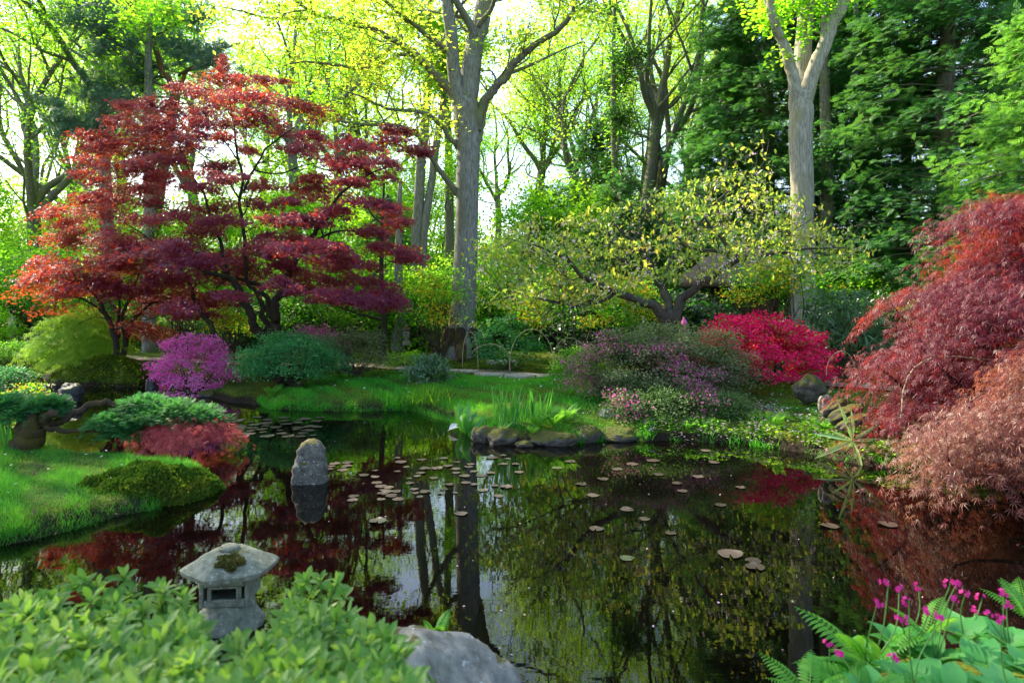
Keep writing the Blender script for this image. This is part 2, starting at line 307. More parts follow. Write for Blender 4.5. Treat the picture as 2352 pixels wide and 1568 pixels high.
def scatter(T, pos, d, up, size, wid=1.0):
    """copies of a flat leaf shape T = (verts, quads): local y along d, local z near up"""
    Tv, Tq = T; n = len(pos)
    y = unit(d); x = np.cross(y, up); bad = np.linalg.norm(x, axis=1) < 1e-4; x[bad] = A(1, 0, 0); x = unit(x); z = np.cross(x, y)
    s = np.broadcast_to(np.asarray(size, float), (n,))[:, None, None]
    V = pos[:, None] + s * (Tv[None, :, 0:1] * wid * x[:, None] + Tv[None, :, 1:2] * y[:, None] + Tv[None, :, 2:3] * z[:, None])
    Q = (Tq[None] + (np.arange(n) * len(Tv))[:, None, None]).reshape(-1, Tq.shape[1])
    return V.reshape(-1, 3), Q
T_TINY = (A([0, 0, 0], [.34, .5, .06], [0, 1, 0], [-.34, .5, .06]), np.array([[0, 1, 2, 3]]))
T_OVAL = (A([0, 0, 0], [.2, .35, .07], [.17, .7, .03], [0, 1, -.08], [-.17, .7, .03], [-.2, .35, .07], [0, .35, 0], [0, .7, -.03]),
          np.array([[0, 1, 6, 5], [6, 1, 2, 7], [5, 6, 7, 4], [7, 2, 3, 4]]))
def _lobes(angles, lens, w, droop=0.15, base=0.0):
    V, Q = [], []
    for a_, l_ in zip(angles, lens):
        a_ = math.radians(a_); c, s_ = math.cos(a_), math.sin(a_); n = len(V)
        for (yy, xx, zz) in ((0, 0, 0), (.5 * l_, w * l_, -droop * .15), (l_, 0, -droop), (.5 * l_, -w * l_, -droop * .15)):
            V.append((xx * c + yy * s_, base + yy * c - xx * s_, zz))
        Q.append([n, n + 1, n + 2, n + 3])
    return A(*V), np.array(Q)
T_PALM = _lobes((-105, -52, 0, 52, 105), (.55, .85, 1, .85, .55), .2, .18)
T_LACE = _lobes((-120, -80, -42, 0, 42, 80, 120), (.55, .85, 1.05, 1.25, 1.05, .85, .55), .052, .50)
T_STAR = _lobes((0, 72, 144, 216, 288), (.5,) * 5, .42, -.12)
def _spray():
    V, Q = [], []
    def q(x0, y0, x1, y1, w, z1=0):
        n = len(V); dx, dy = x1 - x0, y1 - y0; l = math.hypot(dx, dy); px, py = -dy / l * w, dx / l * w; mx, my = (x0 + x1) / 2, (y0 + y1) / 2
        V.extend([(x0, y0, 0), (mx + px, my + py, z1 * .4), (x1, y1, z1), (mx - px, my - py, z1 * .4)]); Q.append([n, n + 1, n + 2, n + 3])
    q(0, 0, 0, 1, .05, -.12)
    for y0, l in ((.15, .38), (.38, .34), (.58, .26), (.76, .18)):
        for s in (-1, 1): q(0, y0, s * l, y0 + l * .75, .06, -.08)
    return A(*V), np.array(Q)
T_SPRAY = _spray()
T_NEEDLE = _lobes((-75, -50, -28, -8, 12, 32, 55, 80), (.8, .9, 1, 1, 1, .95, .9, .8), .045, -.25)
def _broad(n=5, w=.19, fold=.06, curl=.16, obo=.62, wav=0.0):
    V, Q = [], []
    for i in range(n + 1):
        t = i / n; ww = w * (math.sin(math.pi * min(1, t / obo * .5 if t < obo else .5 + (t - obo) / (1 - obo) * .5)) ** .8 if 0 < t < 1 else (.12 if t == 0 else .02))
        zz = -curl * t * t; f = fold * ww / w + wav * math.sin(i * 2.4)
        V += [(-ww, t, zz + f), (0, t, zz), (ww, t, zz + f - 2 * wav * math.sin(i * 2.4))]
        if i: b = 3 * i; Q += [[b - 3, b - 2, b + 1, b], [b - 2, b - 1, b + 2, b + 1]]
    return A(*V), np.array(Q)
T_BROAD = _broad()
T_PADDLE = _broad(7, .26, .07, .30, .66, .028)
T_BIG = _broad(7, .17, .06, .22, .55, .012)
T_STRAP = _broad(6, .03, .012, .10, .35)
T_BLADE = (A([-.035, 0, 0], [.035, 0, 0], [.022, .55, .05], [-.022, .55, .05], [.004, 1, .2], [-.004, 1, .2]), np.array([[0, 1, 2, 3], [3, 2, 4, 5]]))
T_LANCE = (A([0, 0, 0], [.07, .3, .03], [.05, .7, -.02], [0, 1, -.2], [-.05, .7, -.02], [-.07, .3, .03]), np.array([[0, 1, 2, 5], [5, 2, 3, 4]]))

def blob(anchors, per, spread, rng):
    n = len(anchors) * per
    return np.repeat(anchors, per, 0) + rng.normal(size=(n, 3)) * np.asarray(spread)
def leaves(T, pos, size, rng, up=0.9, droop=0.25, out=None, jit=0.35, wid=1.0, tilt=.5):
    n = len(pos); d = rng.normal(size=(n, 3)); d[:, 2] = d[:, 2] * .35 - droop
    if out is not None: d = unit(d) * .7 + out
    u = rng.normal(size=(n, 3)) * (1 - up) + A(0, 0, 1) * up
    if out is not None: u = u + out * tilt
    return scatter(T, pos, d, u, size * rng.uniform(1 - jit, 1 + jit, n), wid)
def dome_pads(n, rad, rng, zmin=-0.15, shell=0.72, lump=0.12):
    d = rand_dirs(n * 3, rng, .35); d = d[d[:, 2] > zmin][:n]
    r = rng.uniform(shell, 1.0, len(d)) * (1 + lump * np.sin(d[:, 0] * 7 + 1.3) * np.cos(d[:, 1] * 6 + d[:, 2] * 5))
    return d * r[:, None] * np.asarray(rad), d
def bush_stems(base, tips, r0, rng, wob=.25):
    o = []
    for tp in tips:
        b = base + rng.normal(size=3) * A(.06, .06, 0); m = b * .45 + tp * .55 + rng.normal(size=3) * wob * np.linalg.norm(tp - b) * A(.3, .3, .12) + A(0, 0, -.06 * np.linalg.norm(tp - b))
        q = b * .8 + m * .2 + A(0, 0, .12 * np.linalg.norm(tp - b))
        o.append(wig(catmull([[*b, r0], [*q, r0 * .85], [*m, r0 * .55], [*tp, r0 * .15]], 4), .5, rng))
    return o
def lump_rock(rad, rng, n=26, amp=.22, flat=1.0, facets=5):
    """a worn boulder: a ball cut by a few planes, then roughened"""
    th = np.linspace(0, np.pi, n); ph = np.linspace(0, 2 * np.pi, 2 * n, endpoint=False)
    T_, P_ = np.meshgrid(th, ph, indexing='ij')
    d = np.stack([np.sin(T_) * np.cos(P_), np.sin(T_) * np.sin(P_), np.cos(T_)], -1)
    r = np.ones(T_.shape)
    for _ in range(facets):
        nrm = unit(rng.normal(size=3)); h = rng.uniform(.72, .92); dp = d @ nrm
        r = np.minimum(r, np.where(dp > .05, h / np.maximum(dp, .05), 9))
    for f, a_ in ((2.3, .5), (4.7, .28), (9.1, .14), (19, .06)):
        w = rng.normal(size=(3, 3)); ph0 = rng.uniform(0, 6, 3)
        r = r * (1 + amp * a_ * (np.sin(d @ w[0] * f + ph0[0]) * np.sin(d @ w[1] * f + ph0[1]) + .4 * np.sin(d @ w[2] * f * 1.7 + ph0[2])))
    V = (d * r[..., None] * np.asarray(rad)).reshape(-1, 3); m = 2 * n
    i = np.arange(n - 1)[:, None] * m; j = np.arange(m)[None]
    Q = np.stack([i + j, i + m + j, i + m + (j + 1) % m, i + (j + 1) % m], -1).reshape(-1, 4)
    return V, Q
def lathe(prof, k=24, poly=None, sq=None):
    """(radius, height) profile turned round z; k = 6 gives a hexagonal piece"""
    an = np.linspace(0, 2 * np.pi, k, endpoint=False) + (poly or 0)
    V = np.concatenate([np.stack([r * np.cos(an), r * np.sin(an), np.full(k, z)], -1) for r, z in prof]); n = len(prof)
    i = np.arange(n - 1)[:, None] * k; j = np.arange(k)[None]
    return V, np.stack([i + j, i + (j + 1) % k, i + k + (j + 1) % k, i + k + j], -1).reshape(-1, 4)
def box(c, s, rz=0.0):
    x, y, z = np.asarray(s) / 2; V = A(*[(a_ * x, b_ * y, d_ * z) for d_ in (-1, 1) for b_ in (-1, 1) for a_ in (-1, 1)])
    ca, sa = math.cos(rz), math.sin(rz); V = V @ A([ca, sa, 0], [-sa, ca, 0], [0, 0, 1]) + np.asarray(c)
    return V, np.array([[0, 2, 3, 1], [4, 5, 7, 6], [0, 1, 5, 4], [2, 6, 7, 3], [0, 4, 6, 2], [1, 3, 7, 5]])
def frond(base, d, length, rng, w=.26, n=16, droop=.5):
    """a fern frond: arching stalk with leaflets that shorten to the tip"""
    t = np.linspace(0, 1, n + 2)[1:]; d = unit(np.asarray(d, float)); h = unit(A(d[0], d[1], 0)) if abs(d[2]) < .99 else A(1, 0, 0)
    c = base + length * (t[:, None] * d + (t ** 2)[:, None] * (h * .35 - A(0, 0, droop)) * .6)
    tg = unit(np.gradient(c, axis=0)); sd = unit(np.cross(tg, A(0, 0, 1)))
    nu = np.cross(sd, tg); L = length * w * np.sin(np.pi * (t * .88 + .12)) ** .8
    V1 = []; S = []
    for s in (-1, 1):
        V1.append(scatter(T_LANCE, c, sd * s + tg * .45 - A(0, 0, .15), nu, L, 1.7))
    st = tubes([np.column_stack([np.vstack([base, c]), np.linspace(.006, .0015, n + 2) * length * 2])], 4)
    return join(V1 + [st])

# ------------------------------------------------------------------ the land and the pond
SH = [wat(-500, 866), wat(0, 862), wat(95, 862), wat(112, 880), wat(150, 887), wat(250, 890), wat(325, 891), wat(350, 881), wat(375, 876), wat(405, 882),
      wat(440, 895), wat(480, 913), wat(540, 925), wat(600, 929), wat(625, 939), wat(700, 943), wat(830, 945), wat(950, 943), wat(990, 957), wat(1035, 969),
      wat(1065, 988), wat(1090, 1013), wat(1150, 1021), wat(1215, 1025), wat(1320, 1019), wat(1400, 1012), wat(1550, 1013), wat(1700, 1020),
      wat(1830, 1038), wat(1950, 1061), wat(2060, 1077), wat(2200, 1092), wat(2352, 1112), (5.9, 6.0), (5.2, 4.6), (3.9, 3.9), (2.7, 3.55), (1.85, 3.45), (1.5, 3.2),
      (1.2, 2.75), (0.6, 2.5), (0.25, 2.75), (0.0, 3.0), (-0.35, 3.35), (-0.8, 3.35), (-1.35, 3.35), (-1.75, 3.35), (-2.05, 3.3), (-2.4, 3.15), (-3.2, 3.0), (-4.5, 2.9), (-9.5, 2.6), (-9.5, 4.4),
      wat(-300, 1275), wat(0, 1251), wat(110, 1231), wat(200, 1211), wat(270, 1184), wat(350, 1173), wat(455, 1126), wat(478, 1100), wat(440, 1072), wat(330, 1058),
      wat(200, 1053), wat(0, 1048), wat(-250, 1040), (-9.5, 9.0), (-11.5, 10.5), (-12, 13)]
SH = np.array(SH)
def sdf(x, y):
    """signed distance to the shoreline, positive on land"""
    x = np.asarray(x, float).ravel(); y = np.asarray(y, float).ravel()
    d2 = np.full(len(x), 1e9); ins = np.zeros(len(x), bool); n = len(SH)
    for i in range(n):
        ax, ay = SH[i]; bx, by = SH[(i + 1) % n]; ex, ey = bx - ax, by - ay
        t = np.clip(((x - ax) * ex + (y - ay) * ey) / (ex * ex + ey * ey + 1e-12), 0, 1)
        d2 = np.minimum(d2, (x - ax - t * ex) ** 2 + (y - ay - t * ey) ** 2)
        if ay != by:
            c = ((ay > y) != (by > y)) & (x < ex * (y - ay) / ey + ax); ins ^= c
    d = np.sqrt(d2); return np.where(ins, -d, d)
MOUNDS = [(-5.2, 6.9, 3.0, 1.7, -.15), (*wat(225, 850, .3), 1.9, 0.9, .42), (2.3, 12.4, 2.2, 1.0, .16), (3.6, 13.5, 2.5, 1.6, .15), (0.3, 18.8, 1.4, 1.0, .12)]
def H(x, y):
    x = np.asarray(x, float); y = np.asarray(y, float); sh = x.shape; X, Y = x.ravel(), y.ravel()
    s = sdf(X, Y) + .05 * np.sin(X * 5.1 + Y * 2.3) * np.sin(Y * 4.3 - X * 1.7) + .02 * np.sin(X * 17 + Y * 9)
    near = np.clip((4.5 - Y) / 1.5, 0, 1)
    z = np.where(s < 0, np.maximum(-.55, s * 1.3 - .02), .17 * (1 - np.exp(-s / .10)) + .17 * (1 - np.exp(-s / 1.1)) - .02)
    on = 1 - np.exp(-np.maximum(s, 0) / .35)
    for (cx, cy_, rx, ry, h) in MOUNDS: z = z + on * h * np.exp(-((X - cx) / rx) ** 2 - ((Y - cy_) / ry) ** 2)
    z = z + on * (.03 * np.sin(X * 1.3 + .5) * np.cos(Y * 1.1) + .012 * np.sin(X * 4.7 + Y * 3.1)) + on * .06 * np.clip((Y - 15) / 10, 0, 3)
    return z.reshape(sh)
def G(u, Y, dz=0.0):
    x = (u - UC) * Y / F; return A(x, Y, float(H(np.array([x]), np.array([Y]))[0]) + dz)
def spaced(lo, hi, step, far, k):
    g = np.arange(lo, hi, step); t = np.linspace(0, 1, k)[1:] ** 2.2 * (far)
    return np.concatenate([(lo - t)[::-1], g, hi + t])
gx = spaced(-13, 9.5, .085, 500, 22); gy = np.concatenate([-(np.linspace(0, 1, 14)[1:][::-1] ** 2.2) * 300 + .4, np.arange(.5, 21, .085), 21 + np.linspace(0, 1, 26) ** 2.2 * 700])
GXX, GYY = np.meshgrid(gx, gy)
GZ = H(GXX, GYY); GV = np.stack([GXX, GYY, GZ], -1).reshape(-1, 3)
nx, ny = len(gx), len(gy)
ii = np.arange(ny - 1)[:, None] * nx; jj = np.arange(nx - 1)[None]
GQ = np.stack([ii + jj, ii + jj + 1, ii + nx + jj + 1, ii + nx + jj], -1).reshape(-1, 4)
def ground_mat():
    m, t, out = nodes('ground_soil_and_turf'); L = t.links.new
    geo = N(t, 'ShaderNodeNewGeometry'); sx = N(t, 'ShaderNodeSeparateXYZ'); L(geo.outputs['Position'], sx.inputs[0])
    n1 = N(t, 'ShaderNodeTexNoise'); n1.inputs['Scale'].default_value = .9; n1.inputs['Detail'].default_value = 6
    n2 = N(t, 'ShaderNodeTexNoise'); n2.inputs['Scale'].default_value = 22; n2.inputs['Detail'].default_value = 6
    n3 = N(t, 'ShaderNodeTexNoise'); n3.inputs['Scale'].default_value = 5; n3.inputs['Detail'].default_value = 4
    for n in (n1, n2, n3): L(geo.outputs['Position'], n.inputs['Vector'])
    g = ramp(t, [(.03, .06, .008), (.07, .11, .012), (.15, .15, .015)], [.35, .5, .68]); L(n1.outputs[0], g.inputs[0])
    f = ramp(t, [(.35, .35, .35), (1.2, 1.2, 1.2)], [.3, .7]); L(n2.outputs[0], f.inputs[0])
    mu = N(t, 'ShaderNodeMix'); mu.data_type = 'RGBA'; mu.blend_type = 'MULTIPLY'; mu.inputs[0].default_value = 1; L(g.outputs[0], mu.inputs[6]); L(f.outputs[0], mu.inputs[7])
    ad = N(t, 'ShaderNodeMath', operation='MULTIPLY_ADD'); L(n3.outputs[0], ad.inputs[0]); ad.inputs[1].default_value = -.16; L(sx.outputs['Z'], ad.inputs[2])
    so_ = ramp(t, [(1, 1, 1), (0, 0, 0)], [.0, .06]); L(ad.outputs[0], so_.inputs[0])
    mx = N(t, 'ShaderNodeMix'); mx.data_type = 'RGBA'; L(so_.outputs[0], mx.inputs[0]); L(mu.outputs[2], mx.inputs[6]); mx.inputs[7].default_value = (.022, .016, .010, 1)
    p = N(t, 'ShaderNodeBsdfPrincipled'); p.inputs['Roughness'].default_value = .95; p.inputs['Specular IOR Level'].default_value = .1
    b = N(t, 'ShaderNodeBump'); b.inputs['Strength'].default_value = .8; b.inputs['Distance'].default_value = .05; L(n2.outputs[0], b.inputs['Height']); L(b.outputs[0], p.inputs['Normal'])
    L(mx.outputs[2], p.inputs['Base Color']); L(p.outputs[0], out.inputs[0]); return m
tag(part('ground', (GV, GQ), ground_mat(), smooth=True), kind='structure')
def water_mat():
    m, t, out = nodes('pond_water'); L = t.links.new
    geo = N(t, 'ShaderNodeNewGeometry')
    n1 = N(t, 'ShaderNodeTexNoise'); n1.inputs['Scale'].default_value = 2.4; n1.inputs['Detail'].default_value = 3
    n2 = N(t, 'ShaderNodeTexNoise'); n2.inputs['Scale'].default_value = 14; n2.inputs['Detail'].default_value = 2
    mp = N(t, 'ShaderNodeMapping'); mp.inputs['Scale'].default_value = (.6, 1.5, 1); L(geo.outputs['Position'], mp.inputs[0])
    for n in (n1, n2): L(mp.outputs[0], n.inputs['Vector'])
    ad = N(t, 'ShaderNodeMath', operation='MULTIPLY_ADD'); L(n2.outputs[0], ad.inputs[0]); ad.inputs[1].default_value = .22; L(n1.outputs[0], ad.inputs[2])
    b = N(t, 'ShaderNodeBump'); b.inputs['Strength'].default_value = .012; b.inputs['Distance'].default_value = .05; L(ad.outputs[0], b.inputs['Height'])
    p = N(t, 'ShaderNodeBsdfPrincipled'); p.inputs['Base Color'].default_value = (.0015, .0012, .0008, 1); p.inputs['Roughness'].default_value = .005
    p.inputs['IOR'].default_value = 1.333; p.inputs['Specular IOR Level'].default_value = .5
    L(b.outputs[0], p.inputs['Normal']); L(p.outputs[0], out.inputs[0]); return m
tag(part('pond_water', (A([-16, 1.5, 0], [9, 1.5, 0], [9, 20, 0], [-16, 20, 0]), np.array([[0, 1, 2, 3]])), water_mat()), kind='structure')

# the path beyond the lawn: a gravel ribbon with flat stones along it
def ribbon(pts, w, lift, n=60):
    c = catmull([[x, y, 0, 0] for x, y in pts], n // max(1, len(pts) - 1))[:, :2]
    tg = unit(np.gradient(c, axis=0)); nr = np.stack([-tg[:, 1], tg[:, 0]], -1)
    rows = [c + nr * (k - .5) * w * (1 + .12 * np.sin(np.arange(len(c)) * .9 + k * 3))[:, None] for k in np.linspace(0, 1, 7)]
    XY = np.stack(rows, 1); Z = H(XY[..., 0], XY[..., 1]) + lift; V = np.concatenate([XY, Z[..., None]], -1).reshape(-1, 3); k = 7
    i = np.arange(len(c) - 1)[:, None] * k; j = np.arange(k - 1)[None]
    return V, np.stack([i + j, i + j + 1, i + k + j + 1, i + k + j], -1).reshape(-1, 4)
def gp(u, v, z=.40): return wat(u, v, z)
PATH = [gp(-250, 805), gp(150, 812), gp(420, 822), gp(700, 830), gp(900, 838), gp(1080, 847), gp(1290, 856), gp(1500, 862), gp(1750, 872), gp(1960, 885), gp(2250, 893), gp(2700, 905)]
M['path'] = plain('path_gravel', (.26, .21, .16), (.14, .105, .08), .95, 30)
M['flag'] = plain('path_flagstone', (.40, .35, .30), (.26, .22, .19), .9, 9)
tag(part('garden_path', ribbon(PATH, .75, .035), M['path'], smooth=True), kind='structure')
def slab(cx, cy_, rx, ry, h, rng, z):
    k = 13; an = np.linspace(0, 2 * np.pi, k, endpoint=False); rr = rng.uniform(.82, 1.08, k)
    ring = lambda s, zz: np.stack([cx + rx * s * rr * np.cos(an), cy_ + ry * s * rr * np.sin(an), np.full(k, zz) + rng.normal(size=k) * .004], -1)
    V = np.concatenate([ring(1.02, z - .08), ring(1, z + h * .7), ring(.93, z + h), A([cx, cy_, z + h])])
    Q = []; 
    for r_ in range(2):
        for j in range(k): Q.append([r_ * k + j, r_ * k + (j + 1) % k, (r_ + 1) * k + (j + 1) % k, (r_ + 1) * k + j])
    for j in range(k): Q.append([2 * k + j, 2 * k + (j + 1) % k, 3 * k, 3 * k])
    Qa = np.array(Q[:2 * k]); Tr = np.array([[q[0], q[1], q[2]] for q in Q[2 * k:]])
    return V, [Qa, Tr]
for i, (u, v, w_, lab) in enumerate([(935, 838, .5, 'flat pale paving stone right of the grey-leaved bush, at the left end of the path'),
        (985, 842, .62, 'flat pale path stone at the foot of the giant grey trunk'), (1060, 846, .6, 'flat pale path stone under the leaning bent cane hoop'),
        (1128, 850, .66, 'flat pale path stone between the two cane hoops, in the middle of the path'), (1200, 854, .66, 'flat pale path stone before the low squared kerb block'),
        (1268, 857, .6, 'flat pale path stone at the right end by the clipped dark green bush'), (1155, 826, .7, 'long pale stone lying in the moss behind the path and its hoops')]):
    x, y = gp(u, v, .42); z = float(H(np.array([x]), np.array([y]))[0])
    s_ = part('path_stone', slab(x, y, w_ * .62, w_ * .40, .055, R, z), M['flag']); tag(s_, lab, 'paving stone', 'pale stones along the path')

# ------------------------------------------------------------------ trees
def grow(p, d, L, r, lvl, maxl, rng, wob=.22, up=.10, kids=(3, 5), spread=.75, out=None, tips=None, n=7, shr=.62):
    """one sinuous limb and everything that branches from it; tips collects the places leaves hang"""
    pts = [np.append(p, r)]; dd = unit(np.asarray(d, float)); st = L / n
    for i in range(n):
        dd = unit(dd + rng.normal(size=3) * wob + A(0, 0, up)); p = p + dd * st; pts.append(np.append(p, max(.006, r * (1 - .72 * (i + 1) / n))))
    pts = np.array(pts); out.append(catmull(pts, 3) if lvl < 2 else pts)
    if lvl >= maxl - 1: tips.extend(list(pts[2:, :3]))
    if lvl < maxl:
        for _ in range(rng.integers(kids[0], kids[1] + 1)):
            f = rng.uniform(.3, 1.0); i = min(n, int(f * n)); b = pts[i]; t = unit(pts[i, :3] - pts[max(0, i - 1), :3])
            s = rng.normal(size=3); s = unit(s - t * (s @ t)); nd = unit(t * (1 - spread * .5) + s * spread + A(0, 0, .15))
            grow(b[:3], nd, L * shr * rng.uniform(.7, 1.15), b[3] * .62, lvl + 1, maxl, rng, wob, up, kids, spread, out, tips, n if lvl < 1 else 5, shr)
    return out, tips
def sprout(paths, rng, step, L, r, lvl, spread=.9, up=.12, t0=.25, kids=(2, 4), wob=.25):
    """side branches for hand-drawn limbs"""
    out, tips = [], []
    for p in paths:
        n = len(p); seg = np.linalg.norm(np.diff(p[:, :3], axis=0), axis=1); ln = seg.sum(); k = max(1, int(ln * (1 - t0) / step))
        for _ in range(k):
            i = int(rng.uniform(t0, 1) * (n - 1)); t = unit(p[min(n - 1, i + 1), :3] - p[max(0, i - 1), :3]); s = rng.normal(size=3); s = unit(s - t * (s @ t))
            grow(p[i, :3], unit(t * .5 + s * spread + A(0, 0, up)), L * rng.uniform(.6, 1.2), min(r, p[i, 3] * .55), 0, lvl, rng, wob, up, kids, .8, out, tips, 5, .62)
        tips.extend(list(p[int(n * .75):, :3]))
    return out, tips
def wood_tree(rng, h, r, fork=.42, nl=4, lean=.05, maxl=3, spread=.5, wob=.2, low=0):
    """a woodland tree standing at the origin: bole, sinuous limbs, leaf places"""
    top = A(rng.normal() * lean * h, rng.normal() * lean * h, h * fork)
    bole = catmull([[0, 0, -.3, r * 1.5], [0, 0, .4, r * 1.08], [*(top * A(.4, .4, .45)), r * .95], [*top, r * .82]], 5)
    bole = wig(bole, .12, rng); out, tips = [bole], []; e = bole[-1, :3]
    for i in range(nl):
        a_ = 2 * np.pi * (i + rng.uniform(0, .6)) / nl; d = A(math.cos(a_) * spread, math.sin(a_) * spread, 1)
        grow(e - A(0, 0, rng.uniform(0, .12) * h * fork), d, h * (1 - fork) * rng.uniform(.62, .85), r * .55, 0, maxl, rng, wob, .10, (3, 5), .8, out, tips)
    for i in range(low):
        f = rng.uniform(.3, .95); k = int(f * (len(bole) - 1)); a_ = rng.uniform(0, 6.28)
        grow(bole[k, :3], A(math.cos(a_), math.sin(a_), .35), h * .22, r * .22, 1, maxl, rng, wob, .08, (2, 4), .8, out, tips)
    return out, np.array(tips)
def make_tree(name, label, cat, loc, rng, h, r, leafm, barkm, per=5, size=.14, spread=(.35, .35, .22), T=T_TINY, group=None, nmax=34000, **kw):
    t = thing(name, label, cat, loc, 0, group)
    out, tips = wood_tree(rng, h, r, **kw)
    part('trunk', tubes(out, 7), barkm, t, True, True)
    p = blob(tips, per, spread, rng); p = p[p[:, 2] > h * .12]
    if len(p) > nmax: p = p[rng.permutation(len(p))[:nmax]]
    part('crown', leaves(T, p, size, rng, .75, .3), leafm, t, False, True)
    return t
def boughs(t, limbs, k, mat, rng, step, L, r, lvl, t0=.25, name='bough', up=.12):
    tips = []
    for q in limbs:
        br, tp = sprout([q], rng, step, L, r, lvl, t0=t0, up=up); tips += tp
        part(name, join([tubes([q], k)] + ([tubes(br, 4)] if br else [])), mat, t, True)
    return tips
def put(u, Y): return G(u, Y, -.05)

# the far woods close the view below the sky
def far_woods():
    rng = np.random.default_rng(5); pos = []
    for i in range(120):
        u = rng.uniform(-900, 3200); Y = rng.uniform(52, 75); hz = rng.uniform(5, 12)
        c = A((u - UC) * Y / F, Y, hz * .5); pos.append(c + rng.normal(size=(330, 3)) * A(2.4, 1.8, hz * .30))
    p = np.concatenate(pos); p = p[p[:, 2] > .1]
    return leaves(T_TINY, p, .42, rng, .6, .3)
tag(part('far_woods', far_woods(), M['lime_leaf']), 'pale green haze of distant woodland seen between the trunks', 'woods', kind='stuff')

# woodland trees: five grown individuals, then copies turned and scaled, each standing where the photograph shows a trunk
WG = 'leafy woodland trees behind the garden'
rg = np.random.default_rng(21)
protos = [
    make_tree('woodland_oak', 'tall thin oak with sinuous dark limbs just right of the giant grey trunk', 'tree', put(1310, 33), rg, 19, .30, M['oak_leaf'], M['bark'], 14, .115, group=WG, low=4),
    make_tree('woodland_oak', 'oak with a long bare bole rising among pale leaves, left of the dark cypresses', 'tree', put(1450, 29), rg, 19, .30, M['oak_leaf'], M['bark'], 13, .115, group=WG, fork=.5, nl=5, low=3),
    make_tree('woodland_oak', 'twisting many-limbed oak at the left edge against the white sky', 'tree', put(85, 27), rg, 17, .28, M['lime_leaf'], M['bark'], 9, .115, group=WG, fork=.3, nl=5, spread=.8, low=3),
    make_tree('woodland_beech', 'grey beech trunk standing behind the red maple, lower left of its crown', 'tree', put(248, 24), rg, 18, .24, M['lime_leaf'], M['pale_bark'], 12, .115, group=WG, fork=.5, nl=4, low=5),
    make_tree('woodland_ash', 'slim pale tree with golden green leaves behind the cherry', 'tree', put(1560, 36), rg, 18, .22, M['gold_leaf'], M['bark'], 13, .12, group=WG, fork=.4, nl=4, low=4),
]
spots = [(0, -60, 36, 1.0, 'pale oak fading into the glare at the far left edge, behind the twisting oak'), (2, 175, 33, 1.1, 'hazy oak between the twisting left oak and the blue-green pine'),
    (3, 690, 30, 1.0, 'leafy beech seen through the top right of the red maple'), (0, 480, 34, 1.0, 'light green oak directly behind the peak of the red maple'),
    (4, 860, 38, 1.05, 'golden green tree filling the gap left of the two leaning pale trunks'), (1, 1200, 40, 1.0, 'distant oak under the right hand bough of the giant grey tree'),
    (2, 1395, 36, 1.0, 'oak with thick curving limbs in the bright gap right of the giant tree'), (0, 1500, 31, .95, 'oak whose trunk forks low, beside the ivy-covered stem'),
    (3, 1350, 44, 1.05, 'thin far beech in the white sky gap behind the cherry'), (4, 1640, 42, 1.0, 'far pale tree at the left fringe of the dark cypresses'),
    (1, 330, 40, 1.05, 'far oak showing as pale leaves over the left half of the red maple'), (4, 60, 46, 1.1, 'far golden tree in the bright haze over the left stone lantern'),
    (0, 1000, 46, 1.0, 'distant tree between the leaning pale trunks and the giant tree'), (3, 1900, 38, 1.0, 'sunlit tree showing low between the cypress trunks on the right'),
    (4, 2080, 42, .9, 'bright far tree glimpsed under the big cypress on the right'), (1, 2350, 46, 1.0, 'far tree behind the bright cypress at the right edge'),
    (3, 1150, 43, .95, 'thin beech in the white gap right of the giant trunk'), (1, 150, 47, 1.05, 'far oak crown above the blue-green pine'), (3, 590, 44, 1.1, 'far beech crown over the peak of the red maple'), (3, 780, 36, 1.05, 'beech with fine twigs between the red maple and the leaning pale trunks'), (2, -200, 31, 1.05, 'oak at the very left border with its limbs reaching into the frame'), (0, 760, 48, 1.1, 'farthest oak, a pale haze of leaves right of the maple peak')]
for k, (i, u, Y, s, lab) in enumerate(spots):
    copy_thing(protos[i], put(u, Y), 1.3 + k * 2.1, s, lab, WG)

HG0 = 'beeches added outside the view to shade the near banks'  # trees added beyond the left frame edge, sunward, to shade the foreground
for x_, y_, sd_, lab in ((-10.3, 9.0, 77, 'beech added out of view to shade the near bank, nearest to the old juniper'), (-14.0, 13.2, 78, 'second beech added out of view for its shade, behind the nearest one')):
    make_tree('shade_beech', lab, 'tree', A(x_, y_, .3), np.random.default_rng(sd_), 14, .28, M['lime_leaf'], M['pale_bark'], 20, .075, nmax=36000, fork=.42, nl=6, spread=.8, low=0, group=HG0)
# two leaning pale trunks left of the giant tree
t = thing('leaning_pine', 'pair of slender leaning pale trunks just left of the giant grey tree', 'tree', put(962, 23.5))
rr = np.random.default_rng(31)
ps = [limb([(950, 790, 15), (952, 640, 12.5), (960, 500, 12), (972, 330, 11), (984, 190, 9), (988, 40, 7.5), (992, -120, 6), (1000, -260, 4)], 23.5, w=.15, rng=rr),
      limb([(962, 780, 11), (966, 640, 9.5), (982, 470, 9), (1002, 330, 8.5), (1018, 220, 7.5), (1026, 60, 6), (1040, -120, 6), (1060, -220, 3)], 23.5, w=.15, rng=rr)]
tp = boughs(t, ps, 10, M['pale_bark'], rr, .8, 2.0, .05, 2, t0=.5, name='trunk')
p = blob(np.array(tp), 22, (.3, .3, .2), rr); part('crown', leaves(T_TINY, p, .13, rr), M['oak_leaf'], t)

